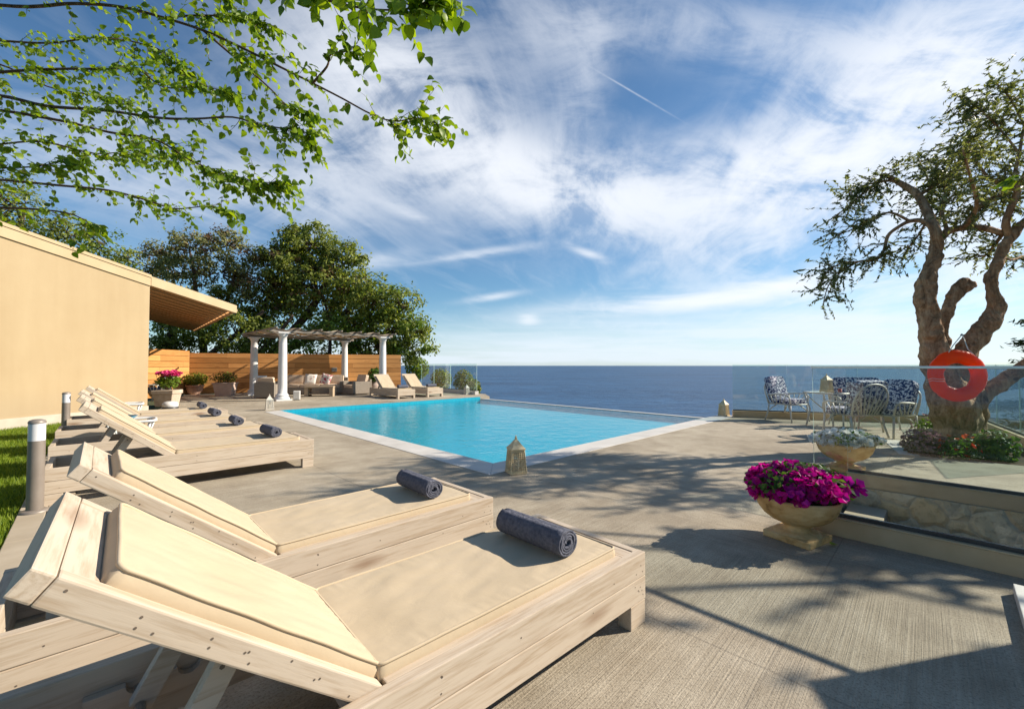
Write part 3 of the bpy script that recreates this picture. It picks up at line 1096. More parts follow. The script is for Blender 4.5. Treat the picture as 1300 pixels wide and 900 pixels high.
hb = MB()
gx_ = [-75 + 2.5 * i for i in range(75)]
gy_ = [-16 + 2.5 * i for i in range(56)]
hv = [(x, y, ground_z(x, y)) for y in gy_ for x in gx_]
k = len(gx_)
hf = []
for j in range(len(gy_) - 1):
    for i in range(k - 1):
        q = (j * k + i, j * k + i + 1, (j + 1) * k + i + 1, (j + 1) * k + i)
        cx, cy = gx_[i] + 1.25, gy_[j] + 1.25
        # leave the pool basin and the stairwell free of earth
        rel = Vector((cx, cy)) - N_
        if -2 < rel.dot(PA) < 11.1 and -2 < rel.dot(PB) < 9.4:
            continue
        rw = Vector((cx, cy)) - st_a
        if -2 < rw.dot(nN) < 3.8 and -2 < rw.dot(d2) < 7:
            continue
        hf.append(q)
hb.add(hv, hf, 0, True)
tag(hb.build('hillside', M['hill']), kind='structure')
sb = MB()
rings = [0, 60, 150, 400, 1000, 3000, 9000, 24000, 45000]
sv, sf = [(0, 0, -62)], []
NS = 72
for r in rings[1:]:
    sv += [(r * math.cos(2 * math.pi * j / NS), r * math.sin(2 * math.pi * j / NS), -62) for j in range(NS)]
sf += [(0, 1 + j, 1 + (j + 1) % NS) for j in range(NS)]
for r in range(len(rings) - 2):
    sf += [(1 + r * NS + j, 1 + (r + 1) * NS + j, 1 + (r + 1) * NS + (j + 1) % NS, 1 + r * NS + (j + 1) % NS) for j in range(NS)]
sb.add(sv, sf)
tag(sb.build('sea', M['sea']), kind='structure')

# lawn, its stone border and the grass
lw = [nN * -0.43 + dD * -7.5, nN * -0.43 + dD * 14.0, WALL1 + Vector((-0.15, -1.8)), WALL0 + Vector((0.05, 0)), Vector((-11.5, -3.0)), Vector((-2, -6.0))]
lawn = MB()
lawn.prism(lw, -0.3, -0.02)
tag(lawn.build('lawn', M['turf']), kind='structure')
bd = MB()
t0 = -7.4
while t0 < 13.9:
    t1 = t0 + 0.93
    a, b = nN * -0.425, nN * -0.255
    bd.prism([a + dD * t0, b + dD * t0, b + dD * t1, a + dD * t1], -0.1, 0.018)
    a, b = nN * -0.247, nN * -0.085
    bd.prism([a + dD * (t0 + 0.3), b + dD * (t0 + 0.3), b + dD * (t1 + 0.3), a + dD * (t1 + 0.3)], -0.1, 0.018)
    t0 = t1 + 0.007
tag(bd.build('border_path', M['border'], bevel=0.006), kind='structure')


def in_poly(x, y, poly):
    ins = False
    n = len(poly)
    for i in range(n):
        ax, ay = poly[i][0], poly[i][1]
        bx, by = poly[(i + 1) % n][0], poly[(i + 1) % n][1]
        if (ay > y) != (by > y) and x < (bx - ax) * (y - ay) / (by - ay) + ax:
            ins = not ins
    return ins


gl = []
while len(gl) < 52000:
    x, y = rng.uniform(-11.2, -3.0), rng.uniform(2.2, 10.6)
    if x / y < -1.30 - 0.2 or not in_poly(x, y, lw):
        continue
    if rng.random() > min(1.0, 5.0 / y):
        continue
    gl.append((x, y, -0.02))
gl = np.array(gl)
gr = rand_rots(len(gl), np.array([[0, 0, 0]]), 1.0)
up = np.zeros((len(gl), 3)); up[:, 2] = 1
lean = up + rng.normal(size=(len(gl), 3)) * 0.33
lean[:, 2] = np.abs(lean[:, 2]) + 0.15
lean /= np.linalg.norm(lean, axis=1, keepdims=True)
az = rng.normal(size=(len(gl), 3))
xx = np.cross(az, lean); xx /= np.linalg.norm(xx, axis=1, keepdims=True)
gr = np.stack([xx, np.cross(lean, xx), lean], axis=2)
BLADE = ([(-0.05, 0, 0), (0.05, 0, 0), (0.035, 0.06, 0.6), (-0.035, 0.06, 0.6), (0.004, 0.22, 1.0), (-0.004, 0.22, 1.0)], [(0, 1, 2, 3), (3, 2, 4, 5)])
go = link('grass', scatter_mesh('grass', *BLADE, gl, gr, rng.uniform(0.035, 0.075, len(gl)), M['grass']))
tag(go, 'short green lawn grass between the ochre wall and the stone border', 'grass', kind='stuff')

# ------------------------------------------------------------------ house and veranda roof
house = thing('house', 'ochre plastered house with a sloping parapet wall beside the lawn', 'house', (WALL0.x, WALL0.y, 0))


def ztop(y):
    return 3.73 + 0.15 * (11.6 - y)


HO = house.location


def hv3(p, z):
    return (p[0] - HO.x, p[1] - HO.y, z)


out = Vector((-0.986, 0.166))
wallp = [WALL0, WALL1, WALL1 + out * 7, WALL0 + out * 7]
wm = MB()
zs = [ztop(p.y) - 0.02 for p in (WALL0, WALL1)] + [ztop(WALL1.y) - 0.02, ztop(WALL0.y) - 0.02]
wm.prism([(p.x - HO.x, p.y - HO.y) for p in wallp], -0.4, zs)
wm.build('wall', M['plaster'], house)
wdir = (WALL1 - WALL0).normalized()
nrm = Vector((wdir.y, -wdir.x))            # outward, to the pool
bandm = MB()
for (o0, o1, h0, h1, mi) in ((-0.10, 0.035, -0.27, -0.05, 0), (-0.12, 0.055, -0.048, 0.03, 0)):
    a, b = WALL0 + nrm * o0, WALL0 + nrm * o1
    c, d = WALL1 + nrm * o1, WALL1 + nrm * o0
    v8 = [hv3(a, ztop(WALL0.y) + h0), hv3(b, ztop(WALL0.y) + h0), hv3(c, ztop(WALL1.y) + h0), hv3(d, ztop(WALL1.y) + h0),
          hv3(a, ztop(WALL0.y) + h1), hv3(b, ztop(WALL0.y) + h1), hv3(c, ztop(WALL1.y) + h1), hv3(d, ztop(WALL1.y) + h1)]
    bandm.add(v8, [(0, 3, 2, 1), (4, 5, 6, 7), (0, 1, 5, 4), (1, 2, 6, 5), (2, 3, 7, 6), (3, 0, 4, 7)], mi)
bandm.build('parapet_band', M['trim'], house, bevel=0.008)
plm = MB()
a, b, c, d = WALL0 - nrm * 0.1, WALL0 + nrm * 0.045, WALL1 + nrm * 0.045, WALL1 - nrm * 0.1
plm.prism([(p.x - HO.x, p.y - HO.y) for p in (a, b, c, d)], -0.3, 0.20)
plm.build('plinth', M['plinth'], house, bevel=0.01)

RA, RB = WALL1 + wdir * 0.012, WALL1 + wdir * 2.94
za, zb = ztop(WALL1.y) + 0.0, ztop(WALL1.y) - 0.40
ev = Vector((-0.67, 0.74))
RC, RD = RB + ev * 11, RA + ev * 11
roof = MB()


def slab(pts, zts, th, mb, mi=0):
    v8 = [hv3(p, z - th) for p, z in zip(pts, zts)] + [hv3(p, z) for p, z in zip(pts, zts)]
    mb.add(v8, [(0, 3, 2, 1), (4, 5, 6, 7), (0, 1, 5, 4), (1, 2, 6, 5), (2, 3, 7, 6), (3, 0, 4, 7)], mi)


i_ = nrm * -0.06
slab([RA + ev * 0.08, RB + ev * 0.08 - wdir * 0.04, RC, RD], [za - 0.03, zb - 0.03, zb - 0.03, za - 0.03], 0.05, roof)
vr = roof.build('veranda_roof', M['rooftile'], house)
fas = MB()
slab([RA + nrm * 0.03, RB + nrm * 0.03, RB - nrm * 0.03, RA - nrm * 0.03], [za, zb, zb, za], 0.26, fas)
fas.build('fascia', M['trim'], vr, bevel=0.006)
raf = MB()
for i in range(15):
    o = ev * (0.25 + i * 0.76)
    p0, p1 = RA + o, RB + o - wdir * 0.06
    raf.bar(hv3(p0, za - 0.165), hv3(p1, zb - 0.165), 0.10, 0.155)
raf.build('rafters', M['rafter'], vr, bevel=0.004)
cl = MB()
slab([RA + ev * 0.06, RB + ev * 0.06 - wdir * 0.05, RC - ev * 0.02, RD - ev * 0.02], [za - 0.083, zb - 0.083, zb - 0.083, za - 0.083], 0.012, cl)
cl.build('ceiling_boards', M['darkbeam'], vr)
gt = MB()
gt.tube([hv3(RB + wdir * 0.03 + ev * t, zb - 0.16) for t in (0.05, 4, 8, 11)], 0.045, 8)
gt.build('gutter', M['trim'], vr)

# ------------------------------------------------------------------ fences


def fence(name, label, a, b, h, rows, posts):
    t = thing(name, label, 'fence', (a.x, a.y, 0), math.atan2(b.y - a.y, b.x - a.x))
    L = (b - a).length
    pan = MB()
    hh = h / rows
    for r in range(rows):
        x = 0.0
        while x < L - 0.01:
            x1 = min(L, x + (2.7 if r % 2 == 0 or x > 0 else 1.4) + 0.3 * mnoise.noise(Vector((r * 3.3, x, 1))))
            pan.box2((x + 0.004, -0.018 + 0.004 * mnoise.noise(Vector((r * 5.1, x, 4))), 0.02 + r * hh + 0.0075), (x1, 0.018, 0.02 + (r + 1) * hh - 0.0075))
            x = x1
    pan.box2((0, 0.0185, 0.03), (L, 0.0205, h - 0.02), 1)
    pan.build('board_panel', [M['fence'], M['bark_dark']], t, bevel=0.007)
    for i in range(posts):
        p = MB()
        x = 0.05 + (L - 0.1) * i / (posts - 1)
        p.box2((x - 0.045, 0.021, -0.3), (x + 0.045, 0.11, h - 0.03))
        p.build('post', M['rafter'], t, bevel=0.005)
    return t


fence('wooden_fence', 'orange horizontal board fence running behind the sofa and pergola', FENCE_C, FENCE_R, 1.83, 8, 6)
fence('wooden_fence', 'short orange board fence between the ochre house and the fence corner', FENCE_C + Vector((0.75, -4.6)), FENCE_C + Vector((0.02, -0.03)), 1.92, 8, 4)

# ------------------------------------------------------------------ sun loungers
LW, LL, LH = 0.76, 2.36, 0.35
TH = 0.045


def make_lounger():
    t = thing('sun_lounger', 'x', 'sun lounger')
    hw = LW / 2
    for lev, (z0, z1) in enumerate(((0.2345, LH), (0.117, 0.2315))):
        for s in (-1, 1):
            b = MB()
            b.box2((0.0, s * hw, z0), (LL, s * (hw - TH), z1))
            for _ in range(9):
                x = random.choice([random.uniform(0.02, 0.1), random.uniform(0.1, LL)])
                zz = random.uniform(z0 + 0.02, z1 - 0.02)
                b.disc((x, s * (hw + 0.0008), zz), (0, s, 0), 0.0035, 1)
            b.build('side_board', [M['pine_x'], M['nail']], t, bevel=0.004)
        for x0, x1 in ((TH * 0 + 0.002, TH), (LL - TH, LL - 0.002)):
            b = MB()
            b.box2((x0, -(hw - TH - 0.001), z0), (x1, hw - TH - 0.001, z1 - 0.001))
            b.build('end_board', M['pine_y'], t, bevel=0.004)
    for x0 in (0.003, LL - 0.135):
        for s in (-1, 1):
            b = MB()
            b.box2((x0, s * (hw - 0.001), 0.0), (x0 + 0.13, s * (hw - 0.075), 0.115))
            b.build('leg', M['pine_x'], t, bevel=0.004)
    for s in (-1, 1):
        b = MB()
        b.box2((0.135, s * (hw - TH - 0.002), 0.255), (1.385, s * (hw - 0.085), LH - 0.004))
        b.build('inner_rail', M['pine_x'], t, bevel=0.004)
        # notched rail that takes the prop
        pts = [(1.47, 0.2), (2.06, 0.2)]
        top = [(2.06, 0.275)]
        for cx in (1.93, 1.80, 1.67, 1.54):
            top += [(cx + 0.033 * math.cos(a), 0.275 - 0.033 * math.sin(a)) for a in [math.pi * q / 8 for q in range(9)]]
        top += [(1.47, 0.275)]
        poly = pts + top
        nb = MB()
        y0, y1 = s * (hw - TH - 0.002), s * (hw - TH - 0.032)
        n = len(poly)
        vs_ = [(x, y0, z) for x, z in poly] + [(x, y1, z) for x, z in poly]
        nb.add(vs_, [tuple(range(n)), tuple(range(n, 2 * n))[::-1]] + [(i, n + i, n + (i + 1) % n, (i + 1) % n) for i in range(n)])
        nb.build('notched_rail', M['pine_x'], t)
    b = MB()
    b.box2((TH + 0.002, -(hw - TH - 0.002), 0.255), (0.133, hw - TH - 0.002, LH - 0.005))
    b.build('foot_plank', M['pine_y'], t, bevel=0.004)
    b = MB()
    for i in range(10):
        b.box2((0.16 + i * 0.124, -(hw - 0.09), 0.285), (0.25 + i * 0.124, hw - 0.09, 0.31))
    b.build('seat_slats', M['pine_y'], t)
    b = MB()
    b.box2((1.392, -(hw - TH - 0.034), 0.20), (1.452, hw - TH - 0.034, 0.25))
    b.build('cross_beam', M['pine_y'], t, bevel=0.004)
    # reclining back
    ang = R(39)
    bf = MB()
    Lb, bw = 0.87, hw - TH - 0.003
    org = Vector((1.395, 0, LH - 0.008))
    rot = (0, -ang, 0)
    for s in (-1, 1):
        bf.box2((0.0, s * bw, -0.060), (Lb, s * (bw - 0.046), 0.0))
        for _ in range(13):
            bf.disc((random.uniform(0.03, Lb - 0.02), s * (bw + 0.0008), random.uniform(-0.05, -0.01)), (0, s, 0), 0.0032, 1)
    bo = bf.build('backrest', [M['pine_x'], M['nail']], t, bevel=0.005)
    bo.location, bo.rotation_euler = org, rot
    hd = MB()
    hd.box2((Lb + 0.001, -bw, -0.059), (Lb + 0.046, bw, -0.001))
    hd.box2((Lb - 0.078, -(bw - 0.047), -0.045), (Lb - 0.001, bw - 0.047, -0.004))
    hd.build('head_board', M['pine_y'], bo, bevel=0.005)
    sl = MB()
    for i in range(6):
        sl.box2((0.03 + i * 0.125, -(bw - 0.047), -0.058), (0.115 + i * 0.125, bw - 0.047, -0.036))
    sl.build('back_slats', M['pine_y'], bo)
    # props
    ca, sa = math.cos(ang), math.sin(ang)
    for s in (-1, 1):
        p = MB()
        a = org + Vector((0.42 * ca + 0.07 * sa, s * 0.215, 0.42 * sa - 0.07 * ca))
        p.bar(a, (1.93, s * 0.215, 0.255), 0.038, 0.06)
        p.disc((a.x + 0.02, s * (0.215 + 0.0195), a.z - 0.02), (0, s, 0), 0.007, 1)
        p.build('prop', [M['pine_x'], M['nail']], t, bevel=0.003)
    p = MB()
    p.tube([(1.93, -(hw - 0.08), 0.262), (1.93, hw - 0.08, 0.262)], 0.014, 10)
    p.build('prop_bar', M['steel'], t)
    # cushions
    cb = cushion_mb(1.25, 0.595, 0.074, 0.022, 0.004, 110, 56, 0.006, 1.3, pleat=0.0034)
    co = cb.build('seat_cushion', M['canvas'], t)
    co.location = (0.145 + 0.625, 0, 0.311 + 0.042)
    cb = cushion_mb(0.785, 0.575, 0.070, 0.024, 0.004, 84, 56, 0.007, 8.1, pleat=0.0034)
    co = cb.build('back_cushion', M['canvas'], bo)
    co.location = (0.394, 0, 0.006)
    # zip pulls where the two cushions meet
    for s in (-1, 1):
        z = MB()
        z.tube([(1.397, s * 0.290, 0.342), (1.396, s * 0.301, 0.326), (1.394, s * 0.303, 0.305)], 0.003, 5)
        z.build('zip_pull', M['steel'], t)
    return t


def lounger_pose(F, ang_e):
    """F: ground corner of the foot end nearest the camera, ang_e: heading from foot to head"""
    e_ = Vector((math.cos(ang_e), math.sin(ang_e)))
    wv = Vector((e_.y, -e_.x))
    c = F + wv * (LW / 2)
    return c, ang_e


LOUNGERS = [
    (Vector((0.68, 2.20)), R(180 + 42.3), 'nearest cream lounger in the foreground with the largest rolled towel on it'),
    (Vector((-0.135, 3.10)), R(180 + 44.0), 'second cream lounger from the camera, half hidden behind the nearest one'),
    (Vector((-2.555, 5.52)), R(180 + 43.5), 'third cream lounger, its whole long side showing beside the bare deck'),
    (Vector((-3.68, 6.60)), R(180 + 43.5), 'fourth cream lounger, just behind the one whose long side shows'),
    (Vector((-4.82, 7.74)), R(180 + 43.5), 'fifth cream lounger, between two others in the left row'),
    (Vector((-6.00, 9.03)), R(180 + 43.5), 'farthest cream lounger of the left row, nearest the stone planter'),
    (Vector((-4.37, 16.35)), R(180 - 45.6), 'left one of the two far loungers facing the pool by the pergola'),
    (Vector((-3.42, 17.30)), R(180 - 45.2), 'right one of the two far loungers, nearest the far glass railing'),
]
proto = make_lounger()
for i, (F, a, lab) in enumerate(LOUNGERS):
    o = proto if i == 0 else copy_tree(proto)
    c, rz = lounger_pose(F, a)
    o.location = (c.x, c.y, 0)
    o.rotation_euler = (0, 0, rz)
    tag(o, lab, 'sun lounger', 'wooden sun loungers with cream cushions')


# rolled towels
def towel_mesh():
    mb = MB()
    turns, per = 4.2, 26
    L, nl = 0.43, 12
    n = int(turns * per)
    prof = []
    for i in range(n + 1):
        th = 2 * math.pi * i / per
        r = 0.010 + 0.0122 * i / per
        prof.append((th, r))
    ns = 0
    vs_ = []
    for j in range(nl + 1):
        x = (j / nl - 0.5) * L
        for k_, (th, r) in enumerate(prof):
            rr = r + 0.0018 * mnoise.noise(Vector((x * 14, math.cos(th) * 2 + k_ * 0.03, math.sin(th) * 2)))
            xx_ = x + 0.004 * mnoise.noise(Vector((th * 0.6, j * 0.0, 3))) * (2 if j in (0, nl) else 1)
            for dr in (0, 0.0108):
                y, z = (rr + dr) * math.cos(th), (rr + dr) * math.sin(th)
                if z < 0:
                    z *= 0.93
                vs_.append((xx_, y * 1.03, z))
    w_ = 2 * (n + 1)
    fs = []
    for j in range(nl):
        for k_ in range(n):
            a = j * w_ + 2 * k_
            fs.append((a, a + 2, a + 2 + w_, a + w_))
            fs.append((a + 1, a + 1 + w_, a + 3 + w_, a + 3))
        a = j * w_
        fs.append((a, a + w_, a + w_ + 1, a + 1))
        a = j * w_ + 2 * n
        fs.append((a, a + 1, a + w_ + 1, a + w_))
    for k_ in range(n):
        a = 2 * k_
        fs.append((a, a + 1, a + 3, a + 2))
        a = nl * w_ + 2 * k_
        fs.append((a, a + 2, a + 3, a + 1))
    mb.add(vs_, fs, 0, True)
    me = mb.mesh('rolled_towel', M['towel'])
    return me


TM = towel_mesh()
tow = ['largest charcoal rolled towel, on the foot of the nearest lounger', 'charcoal rolled towel on the second lounger from the camera',
       'charcoal rolled towel on the third lounger, the one whose long side shows', 'charcoal rolled towel on the fourth lounger of the left row',
       'charcoal rolled towel on the fifth lounger of the left row', 'charcoal rolled towel on the farthest lounger of the left row',
       'dark rolled towel on the left one of the two far loungers', 'dark rolled towel on the right one of the two far loungers']
tw_off = [(0.42, -0.005, 2), (0.40, -0.03, -2), (0.40, 0.02, 3), (0.42, 0, -1), (0.41, 0.01, 2), (0.4, 0, 0), (0.3, 0.0, 0), (0.3, 0.0, 0)]
for i, (F, a, _) in enumerate(LOUNGERS):
    c, rz = lounger_pose(F, a)
    e_ = Vector((math.cos(a), math.sin(a)))
    wv = Vector((e_.y, -e_.x))
    x, y, jr = tw_off[i]
    p = c + e_ * x + wv * y
    o = link('rolled_towel', TM, None, (p.x, p.y, 0.457), (R(25 * i), 0, rz + math.pi / 2 + R(jr)))
    o.rotation_euler = (0, 0, rz - math.pi / 2 + R(jr))
    k_ = [1.0, 0.97, 1.03, 0.95, 1.0, 0.98, 1.0, 1.0][i]
    o.scale = (k_, 1.02 - 0.03 * (i % 3), 1.0 - 0.03 * (i % 2))
    tag(o, tow[i], 'towel', 'rolled charcoal towels on the loungers')

# ------------------------------------------------------------------ pergola
PG = Vector((-8.5, 15.8))
pdx, pdy = Vector((0.713, 0.70)), Vector((-0.655, 0.755))
pg = thing('pergola', 'white columned pergola with draped shade cloths over the sofa corner', 'pergola', (PG.x, PG.y, 0), math.atan2(0.70, 0.713))
PLX, PLY, PH = 4.0, 3.95, 2.52
for cx, cy in ((0, 0), (PLX, 0), (0, PLY), (PLX, PLY)):
    c = MB()
    c.box2((cx - 0.27, cy - 0.27, 0), (cx + 0.27, cy + 0.27, 0.05))
    pr = [(0.27, 0.05), (0.275, 0.09), (0.25, 0.125), (0.215, 0.14), (0.235, 0.17), (0.225, 0.205), (0.19, 0.235)]
    for q in range(9):
        pr.append((0.158 - 0.03 * (q / 8) ** 1.6, 0.26 + (PH - 0.42) * q / 8))
    pr += [(0.165, PH - 0.145), (0.15, PH - 0.12), (0.165, PH - 0.09), (0.20, PH - 0.06), (0.205, PH - 0.045)]
    c.lathe(pr, (cx, cy, 0), 28)
    c.box2((cx - 0.21, cy - 0.21, PH - 0.044), (cx + 0.21, cy + 0.21, PH))
    c.build('column', M['column'], pg)
for y in (0, PLY):
    b = MB()
    b.box2((-0.45, y - 0.05, PH + 0.002), (PLX + 0.45, y + 0.05, PH + 0.10))
    b.build('beam', M['darkbeam'], pg, bevel=0.006)
for i in range(7):
    x = -0.35 + i * (PLX + 0.7) / 6
    b = MB()
    b.bar((x, -0.5, PH + 0.13), (x, PLY + 0.5, PH + 0.13), 0.05, 0.055)
    b.build('cross_beam', M['darkbeam'], pg, bevel=0.005)
for k_, y in enumerate((-0.1, 0.62, 1.34, 2.06, 2.78, 3.5)):
    b = MB()
    n = 40
    vs_ = []
    for i in range(n + 1):
        x = -0.4 + (PLX + 0.8) * i / n
        ph = ((x + 0.35) / ((PLX + 0.7) / 6)) % 1.0
        z = PH + 0.185 - 0.15 * 4 * ph * (1 - ph) * (0.7 + 0.3 * mnoise.noise(Vector((int(i / 6.7) * 1.7, y, 0))))
        for q in (0, 1):
            vs_.append((x, y + q * 0.56, z + 0.01 * mnoise.noise(Vector((x * 3, q + y, 2)))))
    b.add(vs_, [(2 * i, 2 * i + 1, 2 * i + 3, 2 * i + 2) for i in range(n)], 0, True)
    vs2 = [(x, y_, z - 0.004) for x, y_, z in vs_]
    b.add(vs2, [(2 * i, 2 * i + 2, 2 * i + 3, 2 * i + 1) for i in range(n)], 0, True)
    b.build('shade_cloth', M['beige_cloth'] if k_ in (0, 3) else M['shade_cloth'], pg)

# ------------------------------------------------------------------ sofa corner
SZ = R(9)


def rect(c, s, z0, z1, mb, mi=0):
    mb.box2((c[0] - s[0] / 2, c[1] - s[1] / 2, z0), (c[0] + s[0] / 2, c[1] + s[1] / 2, z1), mi)


sofa = thing('wicker_sofa', 'long grey wicker sofa with beige cushions against the board fence', 'sofa', (-9.05, 19.35, 0), SZ)
m = MB(); rect((0, 0), (2.9, 0.8), 0.05, 0.30, m); m.build('seat_base', M['wicker'], sofa, bevel=0.015)
m = MB(); rect((0, 0.44), (2.9, 0.09), 0.05, 0.74, m); m.build('back_panel', M['wicker'], sofa, bevel=0.015)
for s in (-1, 1):
    m = MB(); rect((s * 1.36, -0.02), (0.17, 0.82), 0.301, 0.58, m); m.build('armrest', M['wicker'], sofa, bevel=0.015)
for i in range(3):
    cushion_mb(0.84, 0.72, 0.13, 0.04, 0.015, 12, 10, 0.004, i, c=(-0.85 + i * 0.85, -0.03, 0.368)).build('seat_cushion', M['sofa_cushion'], sofa)
    o = cushion_mb(0.84, 0.42, 0.14, 0.05, 0.02, 12, 10, 0.004, i + 4).build('back_cushion', M['sofa_cushion'], sofa)
    o.location, o.rotation_euler = (-0.85 + i * 0.85, 0.29, 0.63), (R(78), 0, 0)


def armchair(name, lab, x, y, rz, back=True):
    t = thing(name, lab, 'armchair', (x, y, 0), rz)
    m = MB(); rect((0, 0), (0.78, 0.78), 0.05, 0.30, m); m.build('seat_base', M['wicker'], t, bevel=0.015)
    m = MB(); rect((0, 0.44), (0.95, 0.09), 0.05, 0.66, m); m.build('back_panel', M['wicker'], t, bevel=0.015)
    for s in (-1, 1):
        m = MB(); rect((s * 0.435, -0.005), (0.09, 0.79), 0.05, 0.58, m); m.build('armrest', M['wicker'], t, bevel=0.015)
    cushion_mb(0.76, 0.72, 0.13, 0.04, 0.015, 12, 10, 0.004, 2, c=(0, -0.03, 0.368)).build('seat_cushion', M['sofa_cushion'], t)
    o = cushion_mb(0.74, 0.44, 0.14, 0.05, 0.02, 12, 10, 0.004, 5).build('back_cushion', M['sofa_cushion'], t)
    o.location, o.rotation_euler = (0, 0.29, 0.64), (R(76), 0, 0)
    return t


armchair('wicker_armchair', 'grey wicker armchair at the right end of the sofa corner under the pergola', -6.95, 19.05, R(-42))
armchair('wicker_armchair', 'grey wicker armchair with its back to the front left pergola column', -9.62, 16.95, R(9 + 172)).scale = (0.82, 0.82, 0.95)
ct = thing('coffee_table', 'low wooden coffee table in front of the wicker sofa', 'table', (-8.05, 17.95, 0), SZ)
m = MB(); rect((0, 0), (1.15, 0.62), 0.36, 0.42, m); m.build('tabletop', M['beam'], ct, bevel=0.006)
for s in (-1, 1):
    m = MB(); rect((s * 0.49, 0), (0.14, 0.56), 0.0, 0.358, m); m.build('leg', M['beam'], ct, bevel=0.006)
m = MB(); rect((0, 0), (0.82, 0.5), 0.08, 0.12, m); m.build('shelf', M['beam'], ct, bevel=0.006)


def cushion_at(px, lab, mat, sz, rx, rz, rr=0):
    mb = pillow_mb((sz, sz), 0.17, sz * 7)
    o = mb.build('throw_pillow', mat)
    o.location, o.rotation_euler = px, (rx, rr, rz)
    return tag(o, lab, 'pillow', 'pillows on the sofa')


cushion_at((-9.05, 19.18, 0.66), 'cream throw pillow with a red leafy print on the sofa', M['grey_floral'], 0.5, R(72), SZ + R(6), R(4))
cushion_at((-8.42, 19.30, 0.66), 'raspberry red and white floral throw pillow on the sofa, right of the cream one', M['red_floral'], 0.5, R(70), SZ - R(14), R(12))
cushion_at((-9.95, 16.95, 0.66), 'greyish floral pillow on the armchair behind the front left pergola column', M['grey_floral'], 0.48, R(75), R(60), R(3))

wl = thing('wall_lamp', 'small grey wall lamp fixed on the board fence above the sofa', 'lamp', (-8.95, 21.48, 1.08), math.atan2(3.9, 8.43))
m = MB(); m.box2((-0.13, -0.012, -0.1), (0.13, 0.012, 0.1)); m.build('backplate', M['lampgrey'], wl, bevel=0.004)
m = MB(); m.box2((-0.11, -0.15, -0.07), (0.11, -0.014, 0.06)); m.build('lamp_body', M['lampgrey'], wl, bevel=0.01)
m = MB(); m.box2((-0.09, -0.155, -0.095), (0.09, -0.03, -0.072)); m.build('lens', M['diffuser'], wl, bevel=0.004)

cb_ = thing('white_box', 'small white cube shaped loudspeaker at the foot of the front left column', 'speaker', (-8.05, 15.98, 0), R(20))
m = MB(); m.box2((-0.11, -0.11, 0.02), (0.11, 0.11, 0.34)); m.build('cabinet', M['white'], cb_, bevel=0.015)
m = MB(); m.box2((-0.08, -0.117, 0.06), (0.08, -0.112, 0.30)); m.build('grille', M['coping'], cb_, bevel=0.002)
m = MB(); m.box2((-0.09, -0.09, 0.0), (0.09, 0.09, 0.018)); m.build('base', M['dark'], cb_)


# ------------------------------------------------------------------ plants
def clump(center, radii, n, size, spread=0.6, lo=0.0):
    """leaf positions in an ellipsoid, biased to its skin"""
    d = rng.normal(size=(n, 3))
    d /= np.linalg.norm(d, axis=1, keepdims=True)
    r = rng.uniform(lo, 1, n) ** 0.45
    loc = np.array(center) + d * r[:, None] * np.array(radii)
    return loc, rand_rots(n, d * 0.9 + np.array([[0, 0, 0.6]]), spread), rng.uniform(0.7, 1.3, n) * size


def plant(name, lab, cat, base, parts, group=None, stem=None):
    t = thing(name, lab, cat, base, 0, group)
    for pn, tm, mat, (loc, rot, size) in parts:
        link(pn, scatter_mesh(pn, *tm, loc, rot, size, mat, tm is not FLOWER), t)
    if stem:
        s = MB()
        for a, b, r in stem:
            a, b = Vector(a), Vector(b)
            mid = (a + b) / 2 + Vector((random.uniform(-.03, .03), random.uniform(-.03, .03), 0))
            s.tube([a, mid, b], [r, r * 0.8, r * 0.5], 5)
        s.build('stems', M['bark_twig'], t)
    return t


def stems(n, h, spread, r=0.008):
    return [((random.uniform(-.04, .04), random.uniform(-.04, .04), -0.05), (random.uniform(-spread, spread), random.uniform(-spread, spread), h * random.uniform(0.6, 1)), r) for _ in range(n)]


URN = [(0.095, 0.075), (0.082, 0.092), (0.080, 0.105), (0.105, 0.113), (0.105, 0.122), (0.125, 0.128), (0.175, 0.150), (0.222, 0.185), (0.255, 0.230), (0.272, 0.275),
       (0.280, 0.305), (0.284, 0.322), (0.276, 0.332), (0.258, 0.322), (0.24, 0.28), (0.0, 0.27)]


def make_urn(lab, loc, rz, sc):
    t = thing('garden_urn', lab, 'urn', loc, rz, 'weathered stone urns by the glass rail')
    m = MB()
    m.box2((-0.165, -0.165, 0), (0.165, 0.165, 0.05))
    m.build('plinth', M['urn'], t, bevel=0.008)
    m = MB()
    m.lathe([(0.16, 0.0505), (0.145, 0.062), (0.11, 0.07)] + URN[:-1], (0, 0, 0), 40)
    m.build('bowl', M['urn'], t)
    m = MB()
    m.lathe([(0.252, 0.296), (0.15, 0.305), (0.0, 0.308)], (0, 0, 0), 24)
    m.build('potting_soil', M['soil'], t)
    t.scale = (sc, sc, sc)
    return t


UP1 = P(1012, 683)
make_urn('weathered stone urn holding the magenta petunias, nearest the camera', UP1, R(30), 0.99)
UP2 = P(1073, 597)
make_urn('weathered stone urn with white flowers behind the front glass panel', UP2, R(40), 1.04)


